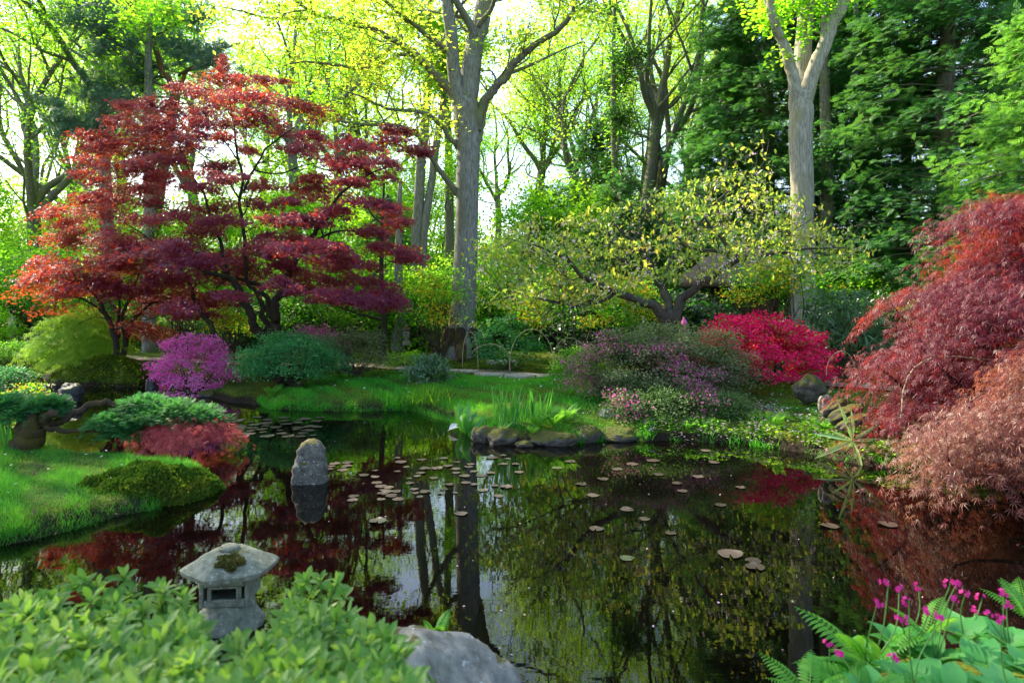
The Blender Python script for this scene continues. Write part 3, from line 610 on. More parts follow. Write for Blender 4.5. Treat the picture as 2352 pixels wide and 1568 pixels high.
# straight bare boles standing in the understorey
rb = np.random.default_rng(37)
for u, Y, w, top, lab, bm in ((342, 20.5, 15, 250, 'straight grey bole behind the left skirt of the red maple', 'pale_bark'), (1030, 26, 11, 200, 'dark straight bole close behind the left side of the giant tree', 'bark'),
        (1896, 21, 15, 120, 'rough brown cypress trunk just right of the forked grey tree', 'bark'), (1965, 24, 11, 150, 'thinner brown trunk standing in the sunlit gap under the cypresses', 'bark'),
        (2080, 22, 13, 260, 'dark trunk low under the big cypress, left of the crimson laceleaf maple', 'dark_bark'), (915, 21, 15, 640, 'thick old stump trunk behind the small stone lantern', 'pale_bark'),
        (878, 18.5, 8, 640, 'short dark straight trunk beneath the right tip of the red maple', 'dark_bark'), (1410, 27, 8, 180, 'ivy-wrapped slim stem in the bright gap', 'bark')):
    t = thing('tree_bole', lab, 'tree', put(u, Y)); vb = VH + (HC - float(H(np.array([(u - UC) * Y / F]), np.array([Y]))[0]) + .1) * F / Y
    q = limb([(u - 2, vb, w * 1.35), (u, vb - 30, w), (u + 3, (vb + top) / 2, w * .9), (u - 2, top, w * .7), (u + 4, top - 220, w * .3)], Y, w=.12, rng=rb)
    tp = boughs(t, [q], 12, M[bm], rb, 1.1, 1.9, .035, 2 if top < 600 else 0, t0=.45, name='trunk')
    if top < 600:
        part('crown', leaves(T_TINY, blob(np.array(tp), 16, (.25, .25, .2), rb), .12, rb), M['dark_leaf' if u == 1410 else ('cypress' if u > 1800 else 'lime_leaf')], t)
    if u == 1410:
        iv = q[rb.integers(4, len(q), 900), :3] + rb.normal(size=(900, 3)) * A(.28, .28, .5); part('ivy', leaves(T_TINY, iv, .16, rb), M['shrub_leaf'], t)

# the giant grey tree
ro = np.random.default_rng(41)
t = thing('giant_oak', 'giant smooth grey tree with spreading boughs in the middle of the garden', 'tree', put(1060, 18.6)); Y0 = 18.6
tr = limb([(1052, 835, 52), (1056, 800, 42), (1061, 765, 33), (1066, 690, 29), (1069, 580, 27), (1073, 450, 26), (1076, 340, 27), (1072, 268, 30), (1066, 228, 30)], Y0, w=.06, rng=ro)
mains = [limb([(1070, 262, 25), (1079, 180, 23), (1088, 110, 21), (1104, 50, 20), (1122, -30, 18), (1140, -140, 14), (1165, -280, 9), (1190, -420, 4)], Y0, dY=.8, w=.1, rng=ro),
    limb([(1058, 250, 18), (1044, 190, 16), (1037, 110, 14.5), (1031, 20, 13.5), (1024, -90, 11), (1010, -230, 7), (990, -370, 3)], Y0, dY=-1.2, w=.1, rng=ro),
    limb([(1090, 92, 12), (1080, 62, 10), (1062, 28, 8.5), (1042, -12, 7.5), (1015, -90, 6), (990, -190, 3)], Y0 + .1, dY=-1.5, w=.15, rng=ro)]
B = [([(1050, 232, 14), (1026, 198, 11.5), (996, 168, 10.5), (968, 143, 9.5), (935, 112, 8.5), (899, 88, 7.5), (858, 68, 6.5), (813, 55, 6), (770, 43, 5), (735, 36, 4.4), (700, 18, 3.5), (660, -12, 2)], -2.5),
    ([(735, 37, 4), (690, 42, 3.2), (640, 44, 2.8), (590, 36, 2.3), (545, 24, 1.8), (500, 14, 1)], -2.6), ([(905, 92, 5), (895, 112, 4), (878, 126, 3.2), (850, 140, 2.6)], -1.6),
    ([(985, 160, 5), (955, 132, 4.8), (925, 126, 4.6), (896, 138, 4.4), (866, 154, 4.2), (830, 157, 4), (794, 153, 3.6), (757, 148, 3.2), (720, 144, 2.6), (690, 142, 2), (650, 152, 1.2)], -1.8),
    ([(1034, 120, 8), (1012, 106, 7), (984, 82, 6), (954, 58, 5.4), (925, 40, 5), (900, 16, 4), (872, -8, 3.4), (835, -35, 2)], -2.0),
    ([(1050, 446, 8), (1022, 408, 7), (1000, 374, 6.2), (978, 340, 5.8), (954, 309, 5.2), (925, 294, 4.8), (899, 287, 4.2), (860, 288, 3.6), (813, 284, 2.8), (775, 276, 2)], -2.2),
    ([(1052, 340, 7), (1036, 318, 6), (1008, 282, 5.2), (985, 264, 4.8), (962, 256, 4.4), (925, 254, 4), (885, 247, 3.4), (858, 236, 2.8), (830, 222, 2.2), (795, 210, 1.6)], -2.6),
    ([(1094, 300, 12), (1104, 258, 11), (1120, 222, 10), (1140, 198, 9), (1160, 178, 8.4), (1178, 155, 8), (1198, 130, 7.6), (1226, 104, 7.2), (1256, 86, 6.6), (1284, 68, 6), (1308, 40, 5), (1322, 2, 4), (1335, -50, 3), (1350, -110, 2)], -1.5),
    ([(1096, 330, 8), (1106, 285, 7.5), (1116, 240, 7), (1132, 205, 6.4), (1158, 172, 5), (1195, 160, 4), (1240, 140, 3), (1290, 116, 2.2), (1340, 96, 1.2)], 1.6), ([(1100, 60, 6), (1125, 25, 5), (1140, -10, 4.4), (1160, -60, 3)], -.8)]
lim = [limb(q, Y0, dY=dy, w=.25, rng=ro) for q, dy in B]
br, tp = sprout(mains, ro, .75, 2.6, .05, 2, t0=.3)
part('trunk', join([tubes([tr] + mains, 20), tubes(br, 5)]), M['pale_bark'], t, True)
tp = np.array(tp + boughs(t, lim, 10, M['bark'], ro, .5, 1.5, .028, 2)); tp = tp[tp[:, 2] > 5.3]
p = blob(tp, 9, (.26, .26, .16), ro); print('giant leaves', len(p)); part('crown', leaves(T_TINY, p[ro.permutation(len(p))[:12500]], .12, ro, .8, .35), M['gold_leaf'], t)
# moss round the root flare
for i in range(7):
    a_ = i * .9 + .3; b = G(1060, Y0); fl = (wig(catmull([[*(b + A(math.cos(a_) * .3, math.sin(a_) * .3, .75)), .13], [*(b + A(math.cos(a_) * .5, math.sin(a_) * .5, .28)), .16], [*(b + A(math.cos(a_) * .95, math.sin(a_) * .95, -.05)), .10]], 4), .2, ro))
    part('root', tubes([fl], 9), M['moss_bark'], t, True)

# the forked grey tree on the right
rf = np.random.default_rng(43)
t = thing('forked_oak', 'pale grey trunk dividing into three upright boughs, right of the cherry', 'tree', put(1845, 17)); Y0 = 17
tr = limb([(1846, 780, 34), (1845, 690, 29), (1843, 560, 26), (1840, 430, 25), (1838, 300, 25.5), (1839, 245, 26), (1840, 215, 21)], Y0, w=.06, rng=rf)
bs = [limb([(1835, 300, 16), (1831, 235, 16.5), (1824, 190, 13.5), (1813, 140, 12.5), (1797, 95, 11.5), (1780, 62, 11), (1771, 25, 9.5), (1768, -50, 8), (1750, -180, 5), (1720, -300, 2)], Y0, dY=-.8, w=.12, rng=rf),
      limb([(1840, 290, 20), (1841, 215, 21), (1843, 150, 19), (1847, 78, 18), (1854, 5, 17), (1860, -90, 14), (1856, -230, 9), (1850, -340, 3)], Y0 + .2, dY=.8, w=.1, rng=rf),
      limb([(1843, 300, 18), (1849, 235, 18.5), (1862, 178, 16.5), (1878, 138, 15.5), (1893, 104, 15), (1914, 52, 14.5), (1938, 5, 13.5), (1968, -70, 10), (1990, -200, 6), (2010, -310, 2)], Y0, dY=-.3, w=.1, rng=rf)]
part('trunk', tubes([tr], 18), M['warm_bark'], t, True)
tp = boughs(t, bs, 14, M['warm_bark'], rf, .9, 2.0, .04, 2, t0=.4)
cl = np.array([P(u, v, Y0 - .3) for u, v in ((1770, 40), (1755, 55), (1790, 20), (1840, 85), (1800, 130), (1870, 20), (1905, 30), (1785, 60), (1745, 30), (1850, 60), (1950, 10), (1810, 10))])
p = np.concatenate([blob(np.array(tp), 8, (.22, .22, .16), rf), blob(cl, 60, (.22, .22, .12), rf)]); part('crown', leaves(T_TINY, p, .125, rf, .8, .3), M['lime_leaf'], t)

# blue-green pine over the maple's left shoulder
rp = np.random.default_rng(47)
t = thing('scots_pine', 'leaning reddish pine with blue-green needle clouds above the red maple', 'tree', put(345, 21)); Y0 = 21
tr = [limb([(345, 790, 17), (350, 640, 15), (362, 480, 13), (385, 330, 12), (404, 215, 11)], Y0, w=.15, rng=rp), limb([(404, 215, 8), (388, 185, 7), (372, 160, 6.6), (358, 118, 6.2), (342, 75, 6), (318, 38, 5.5), (292, 0, 5), (270, -50, 4), (250, -120, 2.5)], Y0, w=.2, rng=rp),
      limb([(403, 212, 6), (415, 185, 5), (432, 165, 4), (462, 154, 3), (490, 150, 1.5)], Y0, w=.4, rng=rp)]
bb = [[(370, 155, 4), (330, 130, 3.4), (290, 112, 3), (250, 88, 2.4), (200, 50, 1.8), (150, 8, 1)], [(380, 178, 4), (345, 182, 3), (310, 196, 2.4), (265, 214, 1.6)], [(398, 205, 4), (360, 190, 3.2), (320, 160, 2.6), (270, 118, 2.2), (225, 105, 1.4)],
      [(345, 90, 3), (380, 70, 2.4), (420, 50, 1.8), (470, 40, 1)], [(330, 60, 3), (280, 50, 2.2), (230, 20, 1.5)], [(392, 260, 4), (340, 250, 3.4), (290, 232, 3), (240, 240, 2.4), (180, 290, 1.8), (140, 300, 1)], [(410, 175, 3), (450, 150, 2.4), (500, 130, 1.4)]]
bl = [limb(q, Y0, dY=rp.uniform(-1.5, 1.5), w=.5, rng=rp) for q in bb]; part('trunk', tubes(tr, 10), M['pine_bark'], t, True)
tp = boughs(t, bl, 5, M['bark'], rp, .35, .8, .015, 1, t0=.3, name='branch')
pads = [(425, 128, 60, 20), (450, 110, 50, 14), (400, 108, 40, 14), (480, 140, 50, 12), (200, 305, 60, 14), (160, 285, 40, 14), (235, 290, 40, 12), (250, 205, 50, 22), (215, 190, 40, 18), (300, 180, 50, 16), (285, 235, 50, 14), (120, 240, 30, 10), (170, 20, 60, 14),
        (230, 35, 50, 14), (280, 60, 50, 14), (190, 60, 40, 10), (250, 100, 40, 10), (340, 150, 40, 10), (210, 225, 50, 14), (310, 250, 30, 10), (140, 40, 40, 12), (400, 85, 40, 10)]
pp = []
for u, v, a_, b_ in pads:
    c = P(u, v, Y0 + rp.uniform(-1.2, 1.2)); k = 130; pp.append(c + rp.normal(size=(k, 3)) * A(a_ * Y0 / F * .55, .45, b_ * Y0 / F * .5))
pp = np.concatenate(pp + [blob(np.array(tp), 3, (.15, .15, .08), rp)]); part('needles', scatter(T_NEEDLE, pp, rand_dirs(len(pp), rp, .8), rand_dirs(len(pp), rp), rp.uniform(.14, .24, len(pp))), M['pine'], t)

# cypresses on the right
def cypress(name, label, loc, rng, h, rad, mat, nb=260, per=46, size=.36, zlow=.1, lop=0.0):
    t = thing(name, label, 'tree', loc); br, pos, dr = [], [], []
    br.append(wig(catmull([[0, 0, -.2, h * .022], [0, 0, h * .4, h * .016], [0, 0, h, .02]], 10), .1, rng))
    for i in range(nb):
        f = rng.uniform(zlow, 1) ** .9; z = f * h; a_ = rng.uniform(0, 2 * np.pi); L = rad * (1 - f ** 1.7) ** .75 * rng.uniform(.65, 1.12) + .3
        if f < .22: L *= .55 + 2 * f
        d = A(math.cos(a_), math.sin(a_), 0); s = np.linspace(0, 1, 7)[:, None]
        c = A(0, 0, z) + s * d * L + A(0, 0, 1) * (s * L * .18 - (s ** 2) * L * .30) + rng.normal(size=(7, 3)) * .05; br.append(np.column_stack([c, np.linspace(.035, .008, 7)]))
        k = int(per * (.4 + L / rad)); nc = max(2, k // 9); u_ = np.clip(np.repeat(rng.beta(2.4, 1.2, nc), 9)[:k], 0, 1); k = len(u_); q = np.stack([np.interp(u_, s[:, 0], c[:, m]) for m in range(3)], -1)
        sd = A(-d[1], d[0], 0); q = q + sd * (np.repeat(rng.normal(size=(nc, 1)), 9, 0)[:k] * .20 * L * (.35 + u_[:, None] * .6)) + np.repeat(rng.normal(size=(nc, 3)) * A(.08, .08, .12), 9, 0)[:k] + rng.normal(size=(k, 3)) * A(.11, .11, .07)
        pos.append(q); dr.append(d * .75 + sd * rng.normal(size=(k, 1)) * .5 + A(0, 0, -.18) + rng.normal(size=(k, 3)) * .28)
    p = np.concatenate(pos); d = np.concatenate(dr)
    part('trunk', tubes(br, 5), M['bark'], t, True, True); n = len(p); print(name, n)
    part('crown', scatter(T_SPRAY, p, d, rng.normal(size=(n, 3)) * .35 + A(0, 0, 1), rng.uniform(.6, 1.25, n) * size), mat, t, False, True); return t
rc = np.random.default_rng(53)
c1 = cypress('dark_cypress', 'tall dark cypress filling the upper right corner, its left flank in sun', put(2180, 19.5), rc, 17, 3.6, M['cypress'], 340, 105, .27)
copy_thing(c1, put(1760, 24), 2.2, (1.0, 1.0, .98), 'dark cypress behind the forked grey trunk, left of the other cypresses')
copy_thing(c1, put(1985, 27), 4.0, 1.12, 'deep shaded cypress standing back between the forked tree and the corner cypress')
copy_thing(c1, put(2480, 23), 5.2, 1.15, 'dark cypress at the right border behind the bright feathery one')
copy_thing(c1, put(1690, 31), 3.1, .8, 'smaller cypress at the left fringe of the evergreen group')
cypress('bright_cypress', 'bright yellow-green feathery cypress at the right edge above the crimson laceleaf', put(2455, 12.5), rc, 7.5, 2.2, M['bright_cypress'], 170, 105, .19)

# ------------------------------------------------------------------ red maples
def layered(table, rng, vstep, ustep, Yc, dep, ru, rv, per, skip=.15, holes=(), slope=.30, vlo=None):
    """flat sprays of foliage stacked through the crown's volume"""
    vs = [r[0] for r in table]; out = []; odir = []
    v = vs[0]
    while v <= vs[-1]:
        uL = np.interp(v, vs, [r[1] for r in table]); uR = np.interp(v, vs, [r[2] for r in table]); c, hw = (uL + uR) / 2, max(8, (uR - uL) / 2)
        for lay in (-1, 1):
            u = uL + rng.uniform(0, ustep * .5)
            while u < uR:
                r = np.clip((u - c) / hw, -1, 1); uu = u + rng.normal() * ustep * .2; vv = v + rng.normal() * vstep * .35
                sk = skip * (1.5 if abs(r) < .5 else .7)
                if rng.random() > sk and not any(((uu - h[0]) / h[2]) ** 2 + ((vv - h[1]) / h[3]) ** 2 < 1 for h in holes):
                    Y = Yc + lay * dep * math.sqrt(max(.02, 1 - r * r)) * rng.uniform(.2, 1); k = int(per * rng.uniform(.6, 1.4)); sc = Y / F
                    g = np.clip(rng.normal(size=(k, 3)), -1.9, 1.9); q = g * A(ru * sc * .55, ru * sc * .45, rv * sc * .45) * rng.uniform(.7, 1.25)
                    q[:, 2] -= slope * r * q[:, 0] + .12 * np.hypot(q[:, 0], q[:, 1]) ** 2 / (ru * sc)
                    out.append(P(uu, vv, Y) + q); od = unit(A(r * 1.2, lay * .5, 0)); odir.append(np.tile(od, (k, 1)))
                u += ustep
        v += vstep
    return np.concatenate(out), np.concatenate(odir)
rm = np.random.default_rng(61)
t = thing('red_maple', 'big spreading purple-red maple in layered sprays on the far bank', 'tree', put(615, 15.6)); Y0 = 15.6
S = [limb(q, Y0, dY=d, w=.35, rng=rm) for q, d in (
    ([(604, 860, 17), (598, 775, 14), (584, 738, 12.5), (559, 689, 11), (533, 645, 10), (505, 632, 7), (470, 622, 5), (420, 600, 3.6), (360, 560, 2.6), (300, 520, 1.5)], -1.2),
    ([(530, 645, 6), (518, 600, 5.5), (505, 548, 5), (486, 500, 4.4), (470, 450, 3.6), (440, 400, 2.8), (410, 330, 2)], .8), ([(630, 860, 20), (632, 778, 17), (630, 724, 14), (641, 689, 11), (658, 652, 9.5), (680, 600, 8.5), (712, 550, 7.5), (738, 515, 6.5), (757, 485, 5.5), (790, 440, 4), (850, 400, 2.6), (900, 380, 1.4)], -1.0),
    ([(626, 730, 9), (615, 690, 8), (602, 668, 7), (590, 652, 6.4), (570, 645, 5), (545, 640, 4), (510, 640, 3)], .9), ([(621, 770, 11), (610, 735, 9), (600, 700, 7), (585, 668, 6), (570, 650, 5), (564, 600, 5.4), (563, 550, 5.2), (557, 508, 5), (551, 460, 4.6), (560, 415, 4), (548, 365, 3.4), (538, 300, 3), (530, 250, 2.4), (514, 190, 1.6), (512, 150, 1)], .3),
    ([(560, 440, 4), (575, 405, 3.6), (592, 375, 3.2), (610, 345, 2.8), (640, 318, 2.2), (680, 290, 1.4)], -.5), ([(552, 460, 3), (530, 425, 2.6), (505, 390, 2.2), (470, 360, 1.8), (430, 330, 1.2)], -.8), ([(545, 365, 2.6), (520, 330, 2.2), (490, 290, 1.8), (465, 255, 1)], .4),
    ([(700, 566, 4), (740, 545, 3.4), (790, 530, 2.8), (850, 540, 2.2), (910, 565, 1.2)], .7), ([(655, 665, 5), (700, 670, 4), (760, 676, 3), (830, 690, 2), (890, 700, 1)], -.9), ([(530, 640, 4), (480, 590, 3.4), (430, 575, 2.8), (370, 560, 2.2), (300, 530, 1.2)], 1.0),
    ([(490, 860, 10), (486, 762, 8), (470, 735, 7), (455, 700, 6), (440, 660, 5.4), (420, 620, 4.4), (380, 585, 3), (330, 560, 1.6)], 1.2), ([(470, 735, 4), (440, 705, 3.4), (405, 690, 2.6), (370, 680, 1.4)], -.6), ([(455, 525, 3), (425, 510, 2.8), (395, 485, 2.4), (350, 470, 1.8), (300, 450, 1.2)], -.9),
    ([(580, 390, 2.6), (640, 400, 2.2), (700, 380, 1.6), (770, 370, 1)], .9), ([(735, 520, 3), (750, 560, 2.4), (770, 500, 2), (820, 470, 1.2)], .5))]
for q in S: q[:, 3] *= .78
br, tp = sprout(S, rm, .42, .9, .014, 1, t0=.3, up=.05)
part('trunk', join([tubes(S, 9), tubes(br, 4)]), M['dark_bark'], t, True)
TAB = [(138, 505, 525), (160, 485, 560), (182, 430, 640), (205, 388, 690), (235, 335, 742), (265, 275, 785), (300, 195, 850), (330, 178, 905), (365, 165, 925), (405, 155, 915), (450, 150, 935), (490, 108, 950), (540, 115, 955), (590, 70, 960), (620, 110, 900), (650, 150, 870), (675, 330, 905), (700, 420, 922)]
HOLES = [(648, 430, 50, 22), (600, 480, 38, 26), (470, 545, 50, 13), (520, 455, 26, 12), (775, 585, 60, 16), (640, 330, 26, 14), (690, 470, 36, 16), (590, 640, 70, 14), (700, 640, 60, 12), (400, 425, 30, 11), (310, 385, 26, 10), (860, 450, 36, 12), (240, 440, 26, 10), (560, 560, 26, 22), (630, 545, 40, 16), (480, 690, 90, 22), (610, 690, 90, 24), (340, 480, 34, 9)]
PADS = [(512,150,12,14),(508,188,50,10),(578,178,40,9),(649,183,22,6),(430,199,42,9),(488,222,70,14),(567,219,60,12),(625,227,52,11),(363,234,42,9),(288,239,24,6),(290,258,14,8),(430,250,62,13),(508,258,60,13),(586,256,52,11),(684,236,52,11),(742,258,46,10),
    (274,276,28,8),(344,266,60,12),(320,289,50,11),(410,281,62,13),(488,283,42,10),(227,309,52,11),(313,313,60,12),(391,318,60,13),(215,333,46,10),(274,338,52,11),(352,341,56,12),(438,334,46,10),(520,311,42,10),(555,342,32,8),(684,301,52,10),(762,309,52,11),(821,332,52,11),(715,332,46,10),(660,340,28,7),(879,336,46,10),(899,300,30,8),
    (195,363,42,9),(274,371,50,10),(344,369,50,11),(184,396,30,7),(234,411,36,8),(320,401,52,11),(391,401,42,9),(457,397,44,10),(516,377,44,10),(528,404,36,8),(742,363,46,10),(801,371,52,11),(860,365,46,10),(742,406,46,10),(821,414,42,9),(879,402,32,8),(293,430,70,13),(352,428,40,9),(215,450,46,10),(274,458,62,13),(156,478,56,11),(215,486,52,11),(117,487,22,6),(164,509,42,9),(352,463,34,8),(430,424,34,8),(477,432,28,8),
    (488,470,60,12),(508,505,56,12),(606,462,36,9),(664,458,34,8),(703,428,40,9),(762,443,62,12),(840,462,52,11),(891,483,36,9),(782,483,46,10),(656,505,48,11),(723,505,34,8),(633,540,44,10),(195,531,60,11),(137,548,46,9),(274,548,62,12),(371,568,62,13),(449,530,44,10),(410,587,72,14),(508,587,60,13),(606,578,50,11),(703,559,62,12),(762,567,56,11),(801,594,52,11),(860,528,42,9),(891,563,36,9),(910,510,30,8),(940,592,26,8),
    (234,584,70,12),(313,604,80,14),(352,584,62,13),(274,635,62,12),(371,635,62,13),(430,600,62,13),(488,615,50,11),(528,592,50,11),(567,618,46,10),(606,568,50,11),(684,571,56,12),(742,557,52,11),(645,611,40,10),(762,603,46,10),(703,631,46,10),(782,635,52,11),(821,604,46,10),(860,643,46,10),(645,651,40,9),(703,662,50,10),(762,674,46,10),(821,686,42,9),(879,670,42,9),(907,690,26,7),(508,692,56,9),(449,720,46,8),(391,674,60,11),(528,673,40,9),(410,704,50,9)]
def sprays(PL, rng, Yc, dep, uc, hw, k0, orange=0):
    out, od = [], []
    for (u, v, a_, b_) in PL:
        r = np.clip((u - uc) / hw, -1, 1); Yb = Yc + rng.uniform(-1, .9) * dep * math.sqrt(max(.05, 1 - r * r)); od0 = unit(A(r, -.8, 0))
        for q in range(8):
            Y = Yb + rng.normal() * .28; sc = Y / F; uu, vv = u + rng.uniform(-.95, .95) * a_, v + rng.normal() * b_ * .62; vv += .10 * abs(uu - u) * (1 if (uu - u) * r > 0 else .3)
            k = int(k0 * a_ / 50 * rng.uniform(.5, 1.5)); g = np.clip(rng.normal(size=(k, 3)), -1.8, 1.8); w_ = a_ * sc * rng.uniform(.24, .42); p_ = g * A(w_, w_ * .9, b_ * sc * .50)
            p_[:, 2] -= .22 * r * p_[:, 0] + .35 * np.hypot(p_[:, 0], p_[:, 1]) ** 2 / (a_ * sc); out.append(P(uu, vv, Y) + p_); od.append(np.tile(od0, (k, 1)))
    return np.concatenate(out), np.concatenate(od)
p, od = sprays(PADS + [(110,602,46,11),(160,622,60,12),(92,640,42,10),(200,650,62,12),(150,660,50,10),(240,560,60,12),(310,560,60,12),(420,560,50,12),(330,500,50,11),(400,490,50,11),(300,670,60,11),(440,640,60,12),(600,425,40,10),(560,280,40,10),(450,310,40,10),(380,365,40,10),(700,500,40,10),(560,640,44,10)], rm, Y0, 2.9, 530, 430, 76)
sp = np.concatenate([P(u, v, Y0 + rm.uniform(-1, 1)) + np.clip(rm.normal(size=(k, 3)), -2, 2) * A(a_, a_, b_) * Y0 / F for u, v, a_, b_, k in ((955, 345, 22, 6, 420), (975, 352, 9, 4, 160), (925, 300, 18, 5, 260), (285, 240, 14, 4, 220), (900, 320, 22, 6, 320), (512, 150, 6, 12, 260), (520, 178, 18, 8, 300), (940, 590, 22, 6, 320), (915, 575, 26, 7, 380), (890, 700, 24, 7, 380), (860, 680, 26, 7, 420))])
pp = np.concatenate([p, sp]); oo = np.concatenate([od, np.tile(A(.6, -.5, 0), (len(sp), 1))]); print('maple leaves', len(pp))
part('crown', leaves(T_PALM, pp, .062, rm, .72, .45, oo * .6, tilt=1.0), M['maple_red'], t)

t = thing('orange_maple', 'smaller orange-red maple with several thin stems on the mossy island', 'tree', put(272, 16.0)); Y0 = 16.0
S = [limb(q, Y0, dY=d, w=.4, rng=rm) for q, d in (([(272, 880, 15), (272, 850, 12), (270, 815, 7.5), (262, 770, 6), (250, 735, 5), (234, 700, 4.2), (220, 680, 3), (190, 650, 2), (150, 630, 1.2)], -.8), ([(274, 845, 8), (284, 810, 7), (290, 775, 5.6), (303, 740, 4.6), (330, 710, 3.6), (360, 695, 2.6), (420, 700, 1.4)], .8),
    ([(266, 780, 5), (272, 740, 4.6), (268, 712, 4), (250, 690, 3.4), (232, 668, 2.6), (215, 640, 1.6)], 1.), ([(286, 790, 4), (280, 740, 4), (285, 710, 3.6), (300, 685, 3), (310, 650, 2.2), (330, 610, 1.2)], -.8), ([(270, 730, 3.6), (275, 700, 3), (262, 660, 2.4), (250, 620, 1.4)], .4), ([(262, 770, 4), (240, 722, 3.2), (200, 690, 2.4), (160, 680, 1.4)], -.4))]
br, tp = sprout(S, rm, .4, .8, .012, 1, t0=.3, up=.05)
part('trunk', join([tubes(S, 8), tubes(br, 4)]), M['dark_bark'], t, True)
p, od = layered([(600, 110, 330), (620, 80, 400), (645, 75, 430), (670, 80, 400), (700, 90, 250), (728, 80, 160)], rm, 22, 60, Y0, 2.2, 56, 12, 170, .42, [(225, 690, 60, 20), (330, 690, 40, 16)])
q = np.concatenate([P(u, v, Y0 + dy) + np.clip(rm.normal(size=(k, 3)), -2, 2) * A(a_, a_, b_) * Y0 / F for u, v, dy, a_, b_, k in ((320, 755, .3, 26, 8, 300), (300, 745, -.3, 20, 7, 200), (345, 760, .4, 26, 9, 300), (440, 690, .8, 40, 8, 420), (400, 705, .8, 40, 8, 420), (470, 685, .5, 30, 8, 300), (365, 770, .8, 22, 8, 240), (350, 715, .5, 40, 7, 320))])
pp = np.concatenate([p, q]); oo = np.concatenate([od, np.tile(A(.3, -.6, 0), (len(q), 1))])
part('crown', leaves(T_PALM, pp, .055, rm, .8, .4, oo * .6, tilt=.9), M['maple_orange'], t)

# ------------------------------------------------------------------ cherry leaning over the azaleas
rh = np.random.default_rng(67)
t = thing('cherry_tree', 'low wide cherry with bronze-green leaves and a few pale blossoms', 'tree', put(1535, 13.2)); Y0 = 13.2
S = [limb(q, Y0, dY=d, w=.3, rng=rh) for q, d in (
    ([(1532, 820, 20), (1530, 745, 18), (1533, 722, 15)], 0), ([(1528, 738, 14), (1515, 712, 12), (1488, 694, 10.5), (1455, 684, 9.5), (1420, 672, 9), (1390, 662, 8), (1362, 650, 7), (1335, 632, 5.5), (1310, 605, 4), (1270, 580, 2.6), (1220, 560, 1.4)], -1.6),
    ([(1536, 728, 12), (1528, 690, 10.5), (1524, 664, 9), (1510, 640, 7), (1500, 610, 5.4), (1470, 570, 4), (1430, 530, 2.8), (1390, 500, 1.6)], .6), ([(1540, 735, 14), (1560, 695, 11), (1590, 664, 9.5), (1622, 640, 8.5), (1660, 618, 7.5), (1692, 600, 6.5), (1740, 590, 4.6), (1800, 580, 3.4), (1870, 570, 2.4), (1950, 570, 1.2)], -1.0),
    ([(1690, 602, 4.6), (1660, 580, 4.2), (1625, 575, 3.8), (1590, 570, 3.2), (1560, 560, 2.4)], -.5), ([(1692, 600, 5), (1670, 570, 4.2), (1650, 540, 3.6), (1620, 500, 3), (1650, 460, 2.4), (1700, 420, 1.8), (1740, 385, 1.1)], -.6), ([(1520, 650, 5), (1540, 600, 4.4), (1570, 560, 3.8), (1600, 520, 3.2), (1640, 480, 2.6), (1690, 450, 2), (1760, 430, 1.2)], -1.2),
    ([(1690, 600, 4), (1730, 560, 3.4), (1790, 540, 3), (1850, 545, 2.6), (1930, 560, 1.4)], .6), ([(1420, 672, 5), (1380, 690, 4), (1320, 700, 3.2), (1260, 690, 2.6), (1200, 680, 2), (1130, 690, 1.2)], -1.8), ([(1390, 662, 4), (1350, 690, 3.2), (1300, 665, 2.6), (1250, 650, 2), (1180, 640, 1.2)], -1.0),
    ([(1500, 610, 4), (1460, 610, 3.4), (1410, 590, 2.8), (1350, 580, 2.2), (1290, 540, 1.4)], .8), ([(1640, 480, 2), (1600, 450, 1.6), (1560, 430, 1)], .2), ([(1570, 560, 3), (1540, 520, 2.4), (1500, 490, 1.8), (1460, 470, 1.1)], .3))]
br, tp = sprout(S[1:], rh, .24, .8, .012, 1, t0=.25, up=.02)
part('trunk', join([tubes(S, 10), tubes(br, 4)]), M['cherry_bark'], t, True)
CT = [(400, 1690, 1770), (440, 1600, 1810), (478, 1380, 1840), (505, 1200, 1880), (540, 1140, 1960), (575, 1120, 2000), (605, 1130, 1960), (635, 1150, 1560), (670, 1130, 1440), (700, 1120, 1300)]
p, od = layered(CT, rh, 17, 64, Y0 - .3, 2.0, 60, 18, 31, .32, [(1620, 670, 90, 40), (1700, 650, 80, 24), (1500, 680, 90, 26), (1250, 520, 40, 18), (1420, 530, 40, 16), (1560, 500, 40, 18), (1750, 480, 50, 18)], .05)
tp = np.array(tp); q = blob(tp, 1, (.08, .08, .06), rh); q = q[rh.permutation(len(q))[:3600]]
lb = np.array([P(u, v, 11.8) for u, v in ((1150, 640), (1100, 745), (1085, 740), (1160, 690), (1125, 610), (1140, 560), (1180, 590), (1300, 690), (1340, 720))])
q = np.concatenate([q, blob(lb, 9, (.12, .1, .06), rh)])
pp = np.concatenate([p, q]); n = len(pp); print('cherry leaves', n); d = rand_dirs(n, rh) * .8 + A(0, -.1, -.65)
part('crown', scatter(T_OVAL, pp, d, rh.normal(size=(n, 3)) * .5 + A(0, 0, .8), rh.uniform(.07, .12, n), 1.15), M['cherry_leaf'], t)
bl = pp[rh.permutation(n)[:330]] + A(0, 0, -.07); bl = blob(bl, 5, (.04, .04, .035), rh); part('blossom', scatter(T_STAR, bl, rand_dirs(len(bl), rh), rand_dirs(len(bl), rh), rh.uniform(.035, .05, len(bl)), 1), M['blush_fl'], t)

